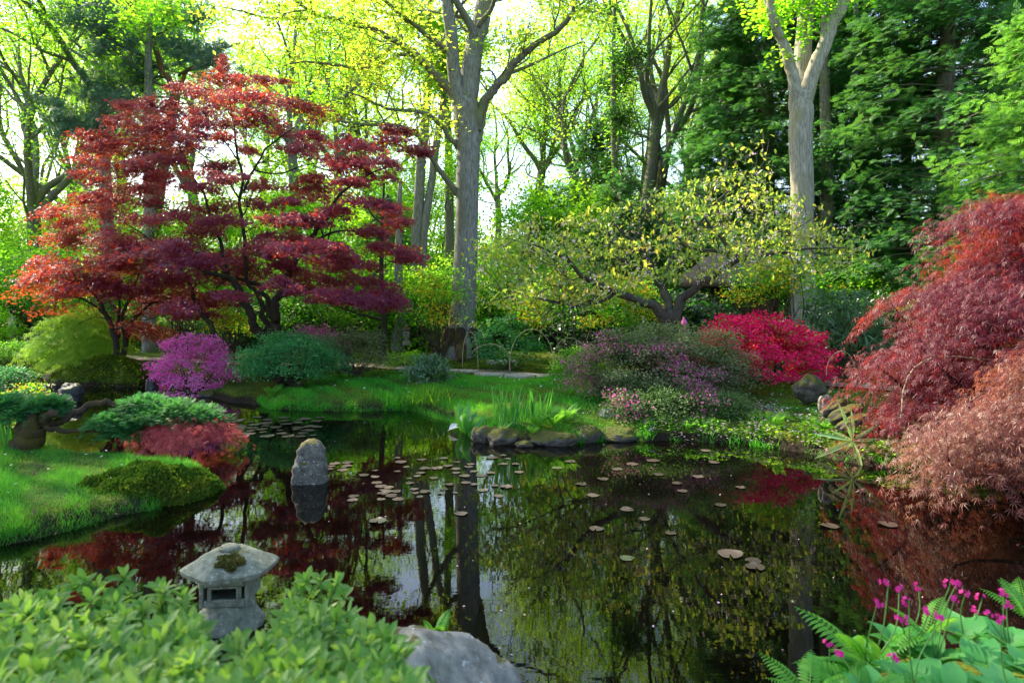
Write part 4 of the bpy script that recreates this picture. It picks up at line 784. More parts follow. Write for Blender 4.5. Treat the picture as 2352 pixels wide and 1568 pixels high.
# ------------------------------------------------------------------ shrubs
def shrub(name, label, cat, base, rad, rng, leafm, n, npads, padr, size, T=T_TINY, flower=None, nf=0, fsize=.04, lift=0.0, nst=9, r0=.03, stem='stem', up=.8, droop=.25, group=None, shell=.72, zmin=-.15, flat=.4, TF=T_STAR, fshell=1.0, fsel=None, stretch=1.0):
    t = thing(name, label, cat, base, 0, group); base = np.asarray(base, float); c = base + A(0, 0, lift)
    pc, d = dome_pads(npads, rad, rng, zmin, shell); pc = pc + c
    per = max(1, n // len(pc)); g = np.clip(rng.normal(size=(len(pc) * per, 3)), -2.2, 2.2)
    pos = np.repeat(pc, per, 0) + g * A(padr, padr, padr * flat); out = np.repeat(d, per, 0)
    pos[:, 2] -= .35 * (g[:, 0] ** 2 + g[:, 1] ** 2) * padr * .12
    part('stems', tubes(bush_stems(base, pc[rng.permutation(len(pc))[:nst]], r0, rng), 6), M[stem], t, True)
    part('foliage', leaves(T, pos, size, rng, up, droop, out * .6, wid=stretch), M[leafm], t)
    if flower:
        sel = np.arange(len(pc)) if fsel is None else np.nonzero(fsel(pc - c, d))[0]
        perf = max(1, nf // max(1, len(sel))); k = len(sel) * perf; g = np.clip(rng.normal(size=(k, 3)), -2, 2)
        fp = np.repeat(pc[sel], perf, 0) + g * A(padr, padr, padr * flat * .9) * fshell + np.repeat(d[sel], perf, 0) * .04
        fo = np.repeat(d[sel], perf, 0) + rng.normal(size=(k, 3)) * .5
        x = rng.normal(size=(k, 3)); part('blossom', scatter(TF, fp, x, fo + np.cross(x, fo) * 0, fsize * rng.uniform(.75, 1.25, k)), M[flower], t)
    return t
rs = np.random.default_rng(71)
UG = 'bright understorey bushes along the wood edge'
# young leafy trees and bushes that fill the wood edge behind the lawn
u1 = shrub('leafy_bush', 'sunlit lime green bush just left of the giant grey trunk', 'bush', put(985, 21.5), (1.7, 1.3, 2.6), rs, 'lime_leaf', 9000, 75, .30, .10, group=UG, lift=.3, nst=14)
u2 = shrub('leafy_bush', 'airy green bush with thin bare stems behind the red maple', 'bush', put(760, 21), (2.3, 1.5, 2.3), rs, 'shrub_leaf', 9000, 80, .32, .10, group=UG, lift=.9, nst=16, zmin=.0)
u3 = shrub('leafy_bush', 'tall bright yellow-green young tree in the gap behind the cherry', 'bush', put(1230, 26), (2.4, 1.8, 5.2), rs, 'lime_leaf', 13000, 110, .42, .13, group=UG, lift=1.0, nst=12, r0=.05)
u4 = shrub('tall_young_tree', 'very tall pale green tree behind the upper middle of the red maple', 'tree', put(560, 37), (3.6, 3.0, 6.6), rs, 'oak_leaf', 30000, 210, .50, .125, group=UG, lift=3.2, nst=34, r0=.09, zmin=-.35, shell=.45, stem='bark')
rep = [(0, 610, 25, 1.25, 'lime green bush glowing behind the stems of the big red maple'), (2, 460, 30, 1.0, 'tall yellow-green young tree behind the left stems of the red maple'), (2, 700, 29, 1.1, 'tall pale green young tree filling the red maple to the right of its leader'),
       (1, 420, 24, 1.0, 'green bush over the bamboo fence behind the purple azalea'), (2, 880, 31, 1.15, 'tall young tree left of the leaning pale trunks'), (0, 1120, 23, 1.1, 'bright bush touching the right side of the giant grey trunk'), (2, 1380, 31, 1.1, 'tall lime young tree over the yellow azalea'),
       (1, 1300, 22, 1.0, 'dusky green bush behind the yellow azalea'), (2, 1540, 33, 1.0, 'bright young tree low behind the middle of the cherry'), (0, 1880, 24, 1.1, 'bright yellow-green bush in the gap right of the forked trunk'), (2, 2010, 31, .8, 'sunny young tree under the boughs of the corner cypress'),
       (1, 1980, 20, .9, 'dark green bush beyond the bamboo clump'), (2, 170, 29, 1.0, 'yellow-green young tree above the left stone lantern'), (0, 20, 24, 1.4, 'bright bush at the left border behind the stone lantern'), (2, -110, 27, 1.2, 'tall leafy young tree at the left border'),
       (1, 120, 22, 1.1, 'soft green bush around the left stone lantern'), (0, 340, 27, 1.3, 'bright bush between the two grey boles on the left'), (2, 1720, 35, 1.0, 'far bright young tree behind the thatched hut'), (1, 900, 23.5, 1.1, 'deep green bush behind the small stone lantern'), (0, 820, 25, 1.2, 'glowing bush under the right skirt of the red maple'), (2, 1050, 34, 1.0, 'tall young tree directly behind the giant trunk'), (2, 330, 35, 1.05, 'tall pale young tree far behind the orange maple'),
       (3, 250, 38, 1.05, 'very tall hazy green tree behind the left shoulder of the red maple'), (3, 820, 41, 1.1, 'very tall hazy green tree behind the right shoulder of the red maple'), (2, 1150, 44, 1.0, 'hazy hazy green tree right of the giant trunk in the white gap'),
       (3, 20, 38, .9, 'tall hazy green tree against the white sky at the far left'), (3, 690, 46, 1.25, 'tallest hazy green tree in the distance over the red maple'), (3, 1340, 45, 1.0, 'tall hazy green tree behind the ivy-wrapped stem'), (3, 1500, 41, 1.1, 'airy tall tree beside the left edge of the cypresses'), (3, 930, 38, 1.1, 'airy tall tree behind the two leaning pale trunks')]
for k, (i, u, Y, s, lab) in enumerate(rep): copy_thing((u1, u2, u3, u4)[i], put(u, Y), .7 + 1.9 * k, s, lab, UG)
DG = 'dark evergreen bushes under the trees'
d1 = shrub('evergreen_bush', 'dark rhododendron between the giant trunk and the small stone lantern', 'bush', put(975, 22.5), (1.5, 1.2, 1.5), rs, 'dark_leaf', 5200, 60, .24, .12, group=DG, nst=8)
for k, (u, Y, s, lab) in enumerate([(660, 23, 1.1, 'dark rhododendron behind the trunk base of the red maple'), (790, 24, 1.2, 'dark evergreen bush behind the short dark trunk'), (540, 22.5, 1.0, 'dark evergreen bush behind the purple azalea'), (1180, 24, 1.3, 'dark evergreen bush right of the giant trunk'),
        (1390, 20, 1.05, 'dark evergreen bush below the yellow azalea'), (1480, 19.5, 1.0, 'dark evergreen bush left of the cherry trunk'), (1600, 15.9, 1.08, 'glossy grey-green rhododendron between the cherry limbs and the hut'), (1290, 25, 1.5, 'dark evergreen bush far behind the cherry leaves'),
        (1790, 21, 1.0, 'dark evergreen bush beside the hut'), (1940, 18, .9, 'dark evergreen bush behind the bamboo clump'), (2060, 18, 1.2, 'dark evergreen bush left of the crimson laceleaf'), (30, 23, 1.0, 'dark evergreen bush on the left bank beyond the water'), (1050, 25, 1.4, 'dark evergreen bush behind the giant trunk')]):
    copy_thing(d1, put(u, Y), 1.1 + 2.3 * k, s, lab, DG)
# small dark conifers in the middle distance
c2 = cypress('dark_fir', 'dark pointed conifer behind the right tip of the red maple', put(890, 24.5), rc, 5.4, 1.25, M['cypress'], 110, 36, .22, .03)
copy_thing(c2, put(1250, 27), 2, 1.15, 'dark pointed conifer in the gap right of the giant trunk'); copy_thing(c2, put(1425, 25.5), 4, 1.2, 'dark pointed conifer under the ivy-wrapped stem')
copy_thing(c2, put(1600, 27), 1, 1.25, 'dark conifer low at the left foot of the cypress group'); copy_thing(c2, put(1370, 33), 3, 1.9, 'slender deep green conifer rising behind the cherry')

# azaleas and the other garden shrubs
shrub('purple_azalea', 'rounded azalea smothered in purple flowers at the water', 'azalea', put(447, 14.1), (.80, .72, 1.08), rs, 'jade_leaf', 3600, 125, .095, .04, flower='purple_fl', nf=13000, fsize=.034, lift=.28, zmin=-.42, shell=.74, nst=18, r0=.022, flat=.6)
shrub('crimson_azalea', 'dome azalea solid with crimson flowers under the cherry', 'azalea', G(1738, 12.1, -.03), (1.26, .9, .86), rs, 'shrub_leaf', 5200, 190, .10, .042, flower='crimson_fl', nf=17500, fsize=.044, lift=.36, zmin=-.28, shell=.76, nst=16, r0=.022, flat=.5)
shrub('mauve_azalea', 'wide grey-green azalea speckled with fading pink flowers on the bank', 'azalea', G(1528, 11.1, -.05), (1.54, .95, .78), rs, 'azalea_leaf', 44000, 300, .12, .036, flower='pink_fl', nf=5000, fsize=.025, lift=.42, zmin=-.35, shell=.62, nst=26, r0=.030, flat=.4, fsel=lambda p, d: (np.sin(p[:, 0] * 4.1 + 1) + np.sin(p[:, 2] * 7 + p[:, 0] * 2) - .55 * p[:, 0] > .35))
shrub('trailing_azalea', 'low azalea trailing down the bank edge with a few magenta flowers', 'azalea', G(1560, 9.95, -.03), (1.35, .45, .30), rs, 'trail_leaf', 15000, 130, .11, .034, flower='pink_fl', nf=1500, fsize=.028, lift=.12, zmin=-.3, shell=.6, nst=16, r0=.014, fsel=lambda p, d: np.sin(p[:, 0] * 6) > .45)
shrub('jade_shrub', 'flat-topped jade green shrub on a short dark trunk by the lawn', 'shrub', G(664, 13.1, -.03), (1.02, .8, .62), rs, 'jade_leaf', 15000, 110, .15, .045, lift=.42, zmin=-.18, nst=12, r0=.05, stem='dark_bark', flat=.35)
shrub('loose_shrub', 'open grey-green shrub with bare lower stems behind the jade shrub', 'shrub', G(815, 14.4, -.03), (.95, .6, .62), rs, 'azalea_leaf', 9000, 90, .14, .036, lift=.42, zmin=-.05, nst=30, r0=.014, flat=.35)
shrub('pink_azalea', 'pink-flowered azalea behind the jade shrub', 'azalea', G(722, 15.0, -.03), (.62, .5, .62), rs, 'azalea_leaf', 3000, 60, .11, .036, flower='pink_fl', nf=3600, fsize=.034, lift=.46, nst=10, r0=.016)
shrub('grey_shrub', 'small grey-leaved rhododendron at the back edge of the lawn', 'shrub', G(988, 13.6, -.03), (.42, .36, .44), rs, 'grey_leaf', 2300, 60, .09, .075, T=T_OVAL, lift=.05, nst=12, r0=.012, droop=-.1)
shrub('clipped_bush', 'rounded dark green bush left of the mauve azalea', 'shrub', G(1325, 13.3, -.03), (.50, .42, .46), rs, 'shrub_leaf', 5200, 70, .10, .042, lift=.14, nst=12, r0=.014)
shrub('light_bush', 'pale green low shrub in the moss behind the grey-leaved rhododendron', 'shrub', G(930, 16.2, -.03), (.5, .4, .38), rs, 'lime_leaf', 1600, 40, .10, .06, nst=8, r0=.01)
YG = 'yellow-flowering azaleas in the shade'
for u, Y, rad, lf, lab in ((1330, 15.8, (2.0, 1.1, 1.25), 1.0, 'wide azalea with golden yellow flowers between the giant tree and the cherry'), (1010, 17.5, (.85, .7, 1.7), .9, 'slim azalea with sparse yellow flowers at the left of the giant trunk'),
        (525, 18.5, (.9, .7, 1.0), .7, 'small yellow azalea seen under the red maple'), (1790, 14.4, (1.15, .8, 1.0), 1.5, 'sunlit azalea with yellow flowers and bare stems before the hut'), (1470, 16.2, (1.0, .8, 1.1), 1.0, 'yellow azalea behind the left limb of the cherry')):
    shrub('yellow_azalea', lab, 'azalea', put(u, Y), rad, rs, 'shrub_leaf', int(3000 * rad[0]), int(45 * rad[0]) + 15, .17, .07, flower='yellow_fl', nf=int(850 * rad[0]), fsize=.05, lift=lf, zmin=.05, nst=18, r0=.024, fsel=lambda p, d: np.sin(p[:, 0] * 5 + p[:, 2] * 3) > -.1)
shrub('tall_green_shrub', 'fresh green loose shrub right of the giant trunk over the hoops', 'shrub', G(1165, 15.4, -.03), (.75, .6, .85), rs, 'jade_leaf', 2600, 60, .13, .075, lift=.45, nst=14, r0=.012)
# green laceleaf dome on the island and smaller plants at the left
def laceleaf(name, label, base, rad, rng, mat, n, npads, size, lift, padr, stem='dark_bark', zmin=-.4, nst=14, r0=.04, flow=1.0, lean=(0, 0, 0), shell=.7, T=T_LACE, flat=.45, trunk=None, lump=.10):
    t = thing(name, label, 'maple', base); base = np.asarray(base, float); c = base + A(0, 0, lift) + A(*lean)
    pc, d = dome_pads(npads, rad, rng, zmin, shell, lump); pc = pc + c; per = max(1, n // len(pc)); k = len(pc) * per
    g = np.clip(rng.normal(size=(k, 3)), -2.1, 2.1); o = np.repeat(d, per, 0); oh = unit(o * A(1, 1, .0) + 1e-6)
    pos = np.repeat(pc, per, 0) + g * padr * A(1, 1, flat); al = (g * oh).sum(1); pos[:, 2] -= padr * (.55 * al + .2 * al ** 2) * flow
    part('trunk', tubes(bush_stems(base, pc[rng.permutation(len(pc))[:nst]], r0, rng) if trunk is None else trunk, 7), M[stem], t, True)
    dd = oh * .75 + rng.normal(size=(k, 3)) * .35 + A(0, 0, -.55 * flow); up = o * .6 + A(0, 0, .6) + rng.normal(size=(k, 3)) * .3
    part('crown', scatter(T, pos, dd, up, size * rng.uniform(.65, 1.3, k)), M[mat], t); return t
rl = np.random.default_rng(73)
laceleaf('green_laceleaf_maple', 'feathery lime green dome-shaped maple on the mossy island', G(185, 16.4, -.05), (1.12, .8, .90), rl, 'lace_green', 9500, 60, .085, .30, .20, shell=.55, flat=.3, lump=.25)
laceleaf('crimson_laceleaf_maple', 'large crimson weeping laceleaf maple on the right bank', A(5.75, 7.6, .3), (1.75, 1.4, 1.75), rl, 'lace_red', 32000, 130, .074, .72, .25, zmin=-.42, nst=44, r0=.05, shell=.56, flat=.22, flow=1.15, lump=.25)
laceleaf('pink_laceleaf_maple', 'salmon pink weeping laceleaf maple trailing over the water at the right', A(4.70, 5.9, .15), (1.05, .75, .68), rl, 'lace_pink', 15500, 64, .058, .48, .19, zmin=-.38, nst=30, r0=.022, shell=.5, flat=.26, flow=1.2, lump=.28)
laceleaf('coral_laceleaf_maple', 'small spreading coral red laceleaf maple over the pond at left', A(-4.15, 8.5, .05), (.66, .5, .17), rl, 'lace_coral', 4600, 60, .052, .22, .11, zmin=-.2, nst=16, r0=.012, shell=.4, flat=.3, lean=(.05, 0, .02))

# ------------------------------------------------------------------ grass, moss, petals
def inside(poly, x, y):
    c = np.zeros(len(x), bool); n = len(poly)
    for i in range(n):
        ax, ay = poly[i]; bx, by = poly[(i + 1) % n]
        if ay != by: c ^= ((ay > y) != (by > y)) & (x < (bx - ax) * (y - ay) / (by - ay) + ax)
    return c
def sow(poly, dens, rng, smin=.02, smax=99, clump=0.0):
    poly = np.array(poly); lo, hi = poly.min(0), poly.max(0); n = int(np.prod(hi - lo) * dens)
    x = rng.uniform(lo[0], hi[0], n); y = rng.uniform(lo[1], hi[1], n); k = inside(poly, x, y); x, y = x[k], y[k]
    if clump:
        w = np.sin(x * 5.3 + y * 2.1) * np.sin(y * 6.1 - x * 1.9) + .6 * np.sin(x * 13 + y * 17) * np.sin(y * 11 - x * 7); k = rng.random(len(x)) < np.clip(.55 + clump * w, .04, 1); x, y = x[k], y[k]
    s = sdf(x, y); k = (s > smin) & (s < smax); x, y = x[k], y[k]
    return np.stack([x, y, H(x, y)], -1)
rgz = np.random.default_rng(83)
def turf(p, h, rng, lean=.45, wid=1.0):
    n = len(p); d = rng.normal(size=(n, 3)) * lean; d[:, 2] = 1
    pw = .75 + .35 * np.sin(p[:, 0] * 3.1 + 1) * np.sin(p[:, 1] * 2.7) + .25 * np.sin(p[:, 0] * 9 + p[:, 1] * 7)
    return scatter(T_BLADE, p - A(0, 0, .015), d, rng.normal(size=(n, 3)), h * rng.uniform(.55, 1.4, n) * np.clip(pw, .5, 1.5), wid)
LAWN = [gp(520, 905, .3), wat(540, 932), wat(700, 950), wat(950, 950), wat(1060, 1000), wat(1300, 1030), wat(1500, 1020), gp(1480, 880), gp(1290, 862), gp(1080, 853), gp(900, 845), gp(740, 850)]
tag(part('lawn_grass', turf(sow(LAWN, 3400, rgz, .03), .075, rgz), M['grass']), 'short emerald green grass of the lawn on the far bank', 'grass', kind='stuff')
PEN = [(-9, 4.2), wat(0, 1262), wat(120, 1240), wat(220, 1220), wat(300, 1190), wat(352, 1176), wat(455, 1130), wat(475, 1100), wat(440, 1074), wat(330, 1060), wat(200, 1050), wat(0, 1040), (-9, 9)]
tag(part('bank_grass', turf(np.concatenate([sow(PEN, 6500, rgz, .0), sow(PEN, 12000, rgz, -.04, .06)]), .075, rgz, .55, .8), M['grass_near']), 'bright green tufted grass on the near left bank', 'grass', kind='stuff')
RB = [wat(1480, 1016), wat(1700, 1025), wat(1830, 1043), wat(1950, 1066), wat(2060, 1082), wat(2300, 1105), gp(2500, 900), gp(1960, 893), gp(1750, 880), gp(1480, 880)]
tag(part('right_bank_grass', turf(sow(RB, 2300, rgz, .16, 99, .8), .07, rgz), M['grass']), 'patchy grass on the right bank between the azalea and the laceleaf maples', 'grass', kind='stuff')
tag(part('edge_grass', turf(np.concatenate([sow(LAWN, 9000, rgz, -.03, .07), sow(RB, 5000, rgz, -.02, .06, .9)]), .12, rgz, .7), M['grass']), 'longer grass hanging over the pond edge', 'grass', kind='stuff')
cv = sow(RB, 1500, rgz, .03, .95, .9); cv = cv[cv[:, 2] > .05]
tag(part('bank_herbs', leaves(T_OVAL, cv + rgz.normal(size=(len(cv), 3)) * .02 + A(0, 0, .05), .055, rgz, .7, -.1), M['shrub_leaf']), 'small leafy weeds covering the right hand pond edge', 'ground cover', kind='stuff')
NB = [(-6, -1), (6, -1), (8, 4), (5, 4.4), (2.6, 3.6), (1.2, 2.9), (.2, 2.9), (-.6, 3.4), (-3, 3.2), (-6, 3.2)]
nb = sow(NB, 420, rgz, .05, 99, .6)
tag(part('near_bank_herbs', leaves(T_OVAL, nb + A(0, 0, .04), .06, rgz, .7, -.1), M['shrub_leaf']), 'low weeds covering the near bank under the shrubs', 'ground cover', kind='stuff')
def fleck(p, size, rng): return scatter(T_STAR, p + A(0, 0, .012), rng.normal(size=(len(p), 3)) * A(1, 1, .1), rng.normal(size=(len(p), 3)) * .35 + A(0, 0, 1), size * rng.uniform(.6, 1.3, len(p)))
pt = sow(RB, 520, rgz, .04, 1.5, .9)
tag(part('fallen_petals', fleck(pt + A(0, 0, .035), .034, rgz), M['blush_fl']), 'pale fallen cherry petals strewn over the right bank', 'petals', kind='stuff')
dz = np.concatenate([sow(LAWN, 9, rgz, .2, 99, .9) + A(0, 0, .06), sow(RB, 26, rgz, .8, 99, .9) + A(0, 0, .06), sow(PEN, 7, rgz, .3, 99, .9) + A(0, 0, .07)])
tag(part('lawn_daisies', fleck(dz, .03, rgz), M['white_fl']), 'scattered tiny white daisies in the grass', 'daisies', kind='stuff')
fp = []
for _ in range(90):
    u, v = rgz.uniform(500, 2250), 960 + 560 * rgz.random() ** 1.6; x, y = wat(u, v); fp.append((x, y, 0))
fp = np.array(fp); fp = fp[sdf(fp[:, 0], fp[:, 1]) < -.05]
tag(part('floating_petals', fleck(fp - A(0, 0, .008), .016, rgz), M['blush_fl']), 'tiny pale petals drifting on the dark pond', 'petals', kind='stuff')
FARM = [gp(-100, 800), gp(450, 790), gp(700, 800), gp(1000, 815), gp(1300, 815), gp(1500, 840), gp(1900, 860), gp(2100, 850), (9, 24), (-14, 24)]
ms = sow([(-4, 14.2), (6, 14.4), (8, 22), (-6, 22)], 420, rgz, .2, 99, .8)
tag(part('moss_carpet', leaves(T_TINY, ms + A(0, 0, .012), .06, rgz, .9, -.2), M['moss']), 'golden green moss carpet beyond the path', 'moss', kind='stuff')
IS = [wat(105, 884), wat(250, 893), wat(330, 893), wat(360, 875), gp(350, 840), gp(120, 835)]
im = sow(IS, 1500, rgz, .02)
tag(part('island_moss', leaves(T_TINY, im + A(0, 0, .012), .06, rgz, .8, -.3), M['moss']), 'mossy hummock of the island under the orange maple', 'moss', kind='stuff')

M['litter'] = leaf_mat('litter', [(.06, .035, .02), (.14, .085, .045), (.22, .15, .09)], [(.1, .06, .03), (.2, .12, .06), (.25, .16, .1)], .2, rough=.7)
lt = np.concatenate([sow(LAWN, 90, rgz, .0, .25), sow(RB, 160, rgz, .0, .5), sow(PEN, 110, rgz, -.02, .22)])
tag(part('leaf_litter', leaves(T_OVAL, lt + A(0, 0, .015), .045, rgz, .95, 0), M['litter']), 'brown fallen leaves along the muddy pond margin', 'leaf litter', kind='stuff')
# cushion of moss at the tip of the near left bank
def moss_cushion(name, label, cx, cy_, rx, ry, h, rng, n, rz=0.0):
    t = thing(name, label, 'moss cushion', (cx, cy_, 0)); m = 46
    u = np.linspace(0, 1, m); a_ = np.linspace(0, 2 * np.pi, 72, endpoint=False); U, A_ = np.meshgrid(u, a_, indexing='ij')
    ca, sa = math.cos(rz), math.sin(rz)
    lx, ly = U * rx * np.cos(A_), U * ry * np.sin(A_) * (1 + .1 * np.sin(A_ * 5))
    x, y = cx + lx * ca - ly * sa, cy_ + lx * sa + ly * ca
    lump = .62 + .22 * np.sin(x * 7.3 + 1) * np.sin(y * 6.1) + .16 * np.sin(x * 15 + y * 9) * np.sin(y * 17 - x * 5)
    z = h * (1 - U ** 2.4) * lump + .06 - .14 * U ** 6; V = np.stack([x, y, z], -1).reshape(-1, 3); k = 72
    i = np.arange(m - 1)[:, None] * k; j = np.arange(k)[None]; Q = np.stack([i + j, i + k + j, i + k + (j + 1) % k, i + (j + 1) % k], -1).reshape(-1, 4)
    part('mound', (V, Q), M['moss_base'], t, True)
    w = rng.choice(len(V), n, p=(U.ravel() / U.sum())); p = V[w] + rng.normal(size=(n, 3)) * A(.02, .02, .008)
    part('moss', scatter(T_TINY, p, rng.normal(size=(n, 3)) * .6 + A(0, 0, 1), rng.normal(size=(n, 3)), rng.uniform(.018, .042, n)), M['dark_moss'], t); return t
M['moss_base'] = plain('moss_base', (.05, .075, .008), (.02, .03, .004), .95, 14)
x, y = wat(322, 1142); moss_cushion('moss_cushion', 'lumpy dark green moss cushion at the tip of the near left bank', x + .02, y + .05, .72, .52, .30, rgz, 30000, .5)
# ------------------------------------------------------------------ stones
rk = np.random.default_rng(89)
def rock(u, v, Y, w, h, mat, label, dep=.8, name='boulder', sink=.25, amp=.22, flat=False, group=None, seed=None):
    """a stone whose visible middle bottom is at picture point u, v"""
    g = np.random.default_rng(seed or int(u * 7 + v)); a_ = w * Y / F / 2; b_ = h * Y / F / (2 - sink * 2) ; c = P(u, v, Y) + A(0, 0, b_ * (1 - 2 * sink)); c[1] += a_ * dep * .8
    V, Q = lump_rock((a_, a_ * dep, b_), g, 30, amp); o = part(name, (V, Q), M[mat], None, True); o.location = tuple(c); return tag(o, label, 'stone', group)
def wr(u, v, *r, **k): return rock(u, v, F * HC / (v - VH), *r, **k)
# the upright stone in the pond
Y = F * HC / (1110 - VH); t_ = P(706, 1110, Y)
zz = np.concatenate([np.linspace(-.25, .36, 26), [.385, .405, .42, .428, .430]]); V, Q = lathe([(1, z) for z in zz], 64); an = np.arctan2(V[:, 1], V[:, 0]); zr = V[:, 2].copy(); se = (np.abs(np.cos(an)) ** 5 + np.abs(np.sin(an)) ** 5) ** -.2
pf = np.interp(zr, [-.25, 0, .10, .19, .215, .33, .36, .385, .405, .42, .428, .43], [1.12, 1.06, 1.03, 1.0, .88, .84, .80, .72, .58, .40, .2, .01]); pf = np.where(np.sin(an) > .2, np.minimum(pf, .93) * (1 - .05 * (zr > .3)), pf); pf = np.where(np.cos(an) < -.6, pf * np.interp(zr, [0, .25, .43], [1, .97, .9]), pf)
V[:, 0] = .165 * se * pf * np.cos(an + .12) + .02 * zr; V[:, 1] = .15 * se * pf * np.sin(an + .12); V[:, 2] = zr - .10 * V[:, 0] * (zr > .3) + .10 * V[:, 1] * (zr > .3); w = V.copy()
V += .009 * np.sin(w[:, [1, 2, 0]] * 23 + 1) + .006 * np.sin(w[:, [2, 0, 1]] * 57 + w[:, [1, 2, 0]] * 31) + .0035 * np.sin(w[:, [1, 0, 2]] * 131 + w[:, [2, 1, 0]] * 97)
o = part('standing_stone', (V, Q), M['pond_stone'], None, True); o.location = (t_[0], t_[1] + .1, 0); tag(o, 'upright squarish stone with moss on its top standing in the pond', 'stone')
# boulder at the near bank
V, Q = lump_rock((.50, .36, .42), np.random.default_rng(14), 44, .20, facets=6); c = P(1020, 1590, 2.95)
o = part('boulder', (V, Q), M['stone'], None, True); o.location = (c[0] - .10, c[1] + .12, c[2] - .23); o.rotation_euler = (0, .30, .2); tag(o, 'big pale grey lichened boulder at the near water edge', 'stone')
EG = 'mossy stones along the far bank'
wr(1112, 1016, 60, 34, 'mossy_stone', 'low mossy edging stone below the brown-green hump, by the skunk cabbage', group=EG); wr(1158, 1022, 80, 36, 'mossy_stone', 'mossy edging stone with ferns growing from it', group=EG)
wr(1204, 1027, 42, 14, 'mossy_stone', 'smallest mossy stone lying just in the water', group=EG); wr(1268, 1024, 120, 30, 'mossy_stone', 'long flat-faced ledge stone under the ferns', dep=.5, group=EG)
wr(1345, 1016, 80, 36, 'mossy_stone', 'mossy stone left of the dark overhang under the trailing azalea', group=EG); wr(1425, 1014, 110, 26, 'mossy_stone', 'dark mossy stone under the trailing azalea', group=EG)
rock(1402, 975, 9.9, 56, 34, 'stone', 'small flat grey slab tilted among the ferns', dep=.5)
rock(1868, 912, 10.3, 74, 50, 'mossy_stone', 'squat mossy stump-like stone on the right bank', name='boulder')
LG = 'layered root slabs on the right bank'
for i, (u, v, w, h) in enumerate(((1922, 948, 70, 26), (1952, 962, 92, 24), (1968, 976, 84, 20))):
    o = rock(u, v, 8.6 - .15 * i, w, h, 'mossy_stone', ('upper', 'middle', 'lowest')[i] + ' dark slab of the layered rockwork behind the spiky plant', dep=.5, group=LG, name='rock_slab'); o.rotation_euler = (0, -.38, .1)
rock(1900, 945, 8.7, 34, 36, 'stone', 'pale upright stone at the left end of the layered rockwork', dep=.6)
wr(152, 925, 54, 46, 'dark_stone', 'rounded dark wet rock in the left water', dep=.9); wr(108, 915, 34, 34, 'dark_stone', 'smaller dark rock beside the yellow-flowered plant'); wr(345, 908, 28, 42, 'dark_stone', 'upright dark stone left of the purple azalea')
o = wr(308, 886, 74, 14, 'dark_stone', 'flat low slab lying in the water off the island', dep=.4); wr(205, 886, 48, 24, 'mossy_stone', 'square mossy stone at the foot of the island'); wr(345, 874, 44, 26, 'mossy_stone', 'round mossy stone at the right tip of the island')
wr(430, 905, 26, 10, 'mossy_stone', 'low mossy stone under the purple azalea'); wr(470, 912, 46, 16, 'mossy_stone', 'broad mossy stone below the hanging purple flowers')
V, Q = box((0, 0, .07), (.30, .16, .16), .1); o = part('kerb_block', (V, Q), M['stone']); o.location = tuple(gp(1358, 842, .45)) + (float(H(np.array([gp(1358, 842, .45)[0]]), np.array([gp(1358, 842, .45)[1]]))[0]),); tag(o, 'low squared stone block beside the path, left of the clipped bush', 'stone')

# ------------------------------------------------------------------ stone lanterns
def set_into(a, b): return join([a, b])
# snow-viewing lantern by the near water
lx, ly = wat(530, 1432); t = thing('stone_lantern', 'small mossy stone lantern with a broad roof standing among the near leaves', 'lantern', (lx, ly, 0), .12)
def lp(name, VQ, mat='lantern_stone', smooth=False, par=None): return part(name, VQ, M[mat], par or t, smooth, True)
V, Q = lump_rock((.185, .17, .13), np.random.default_rng(8), 24, .12); lp('base', (V + A(0, 0, .03), Q), smooth=True)
V, Q = lathe([(.150, .08), (.135, .12), (.125, .15), (.12, .165)], 36); lp('foot', (V, Q), smooth=True)
# fire box: four thick walls round an opening
W_, Hh, z0 = .136, .155, .155
wl = []
for s in (-1, 1): wl.append(box((s * (W_ - .012), 0, z0 + Hh / 2), (.024, 2 * W_, Hh)))
wl.append(box((0, W_ - .012, z0 + Hh / 2), (2 * W_ - .05, .024, Hh)))
wl += [box((0, -W_ + .012, z0 + .022), (2 * W_ - .05, .024, .044)), box((0, -W_ + .012, z0 + Hh - .02), (2 * W_ - .05, .024, .04)), box((-.082, -W_ + .012, z0 + .078), (.022, .024, .068)), box((.082, -W_ + .012, z0 + .078), (.022, .024, .068)),
       box((0, 0, z0 + .012), (2 * W_ - .05, 2 * W_ - .05, .02))]
fx = lp('fire_box', join(wl)); bv = fx.modifiers.new('worn_edges', 'BEVEL'); bv.width = .006; bv.segments = 2
fr = [box((0, -W_ - .004, z0 + .042), (.16, .012, .012)), box((0, -W_ - .004, z0 + .116), (.16, .012, .012)), box((-.076, -W_ - .004, z0 + .079), (.012, .012, .062)), box((.076, -W_ - .004, z0 + .079), (.012, .012, .062))]
lp('window_frame', join(fr))
V, Q = lathe([(.10, .312), (.235, .318), (.255, .328), (.258, .352), (.20, .402), (.13, .442), (.07, .462), (.02, .466), (.0005, .466)], 6, .30)
def subdiv_hex(prof, k=48):
    an = np.linspace(0, 2 * np.pi, k, endpoint=False); hx = math.cos(math.pi / 6) / np.cos((an - .3) % (math.pi / 3) - math.pi / 6); rows = []
    for r, z in prof:
        rows.append(np.stack([r * hx * np.cos(an) * 1.02, r * hx * np.sin(an) * .95, z + .014 * (hx - .93) * r * 20 * (z > .31) * .6 + .002 * np.sin(an * 9 + z * 80)], -1))
    V = np.concatenate(rows); n = len(prof); i = np.arange(n - 1)[:, None] * k; j = np.arange(k)[None]
    return V, np.stack([i + j, i + (j + 1) % k, i + k + (j + 1) % k, i + k + j], -1).reshape(-1, 4)
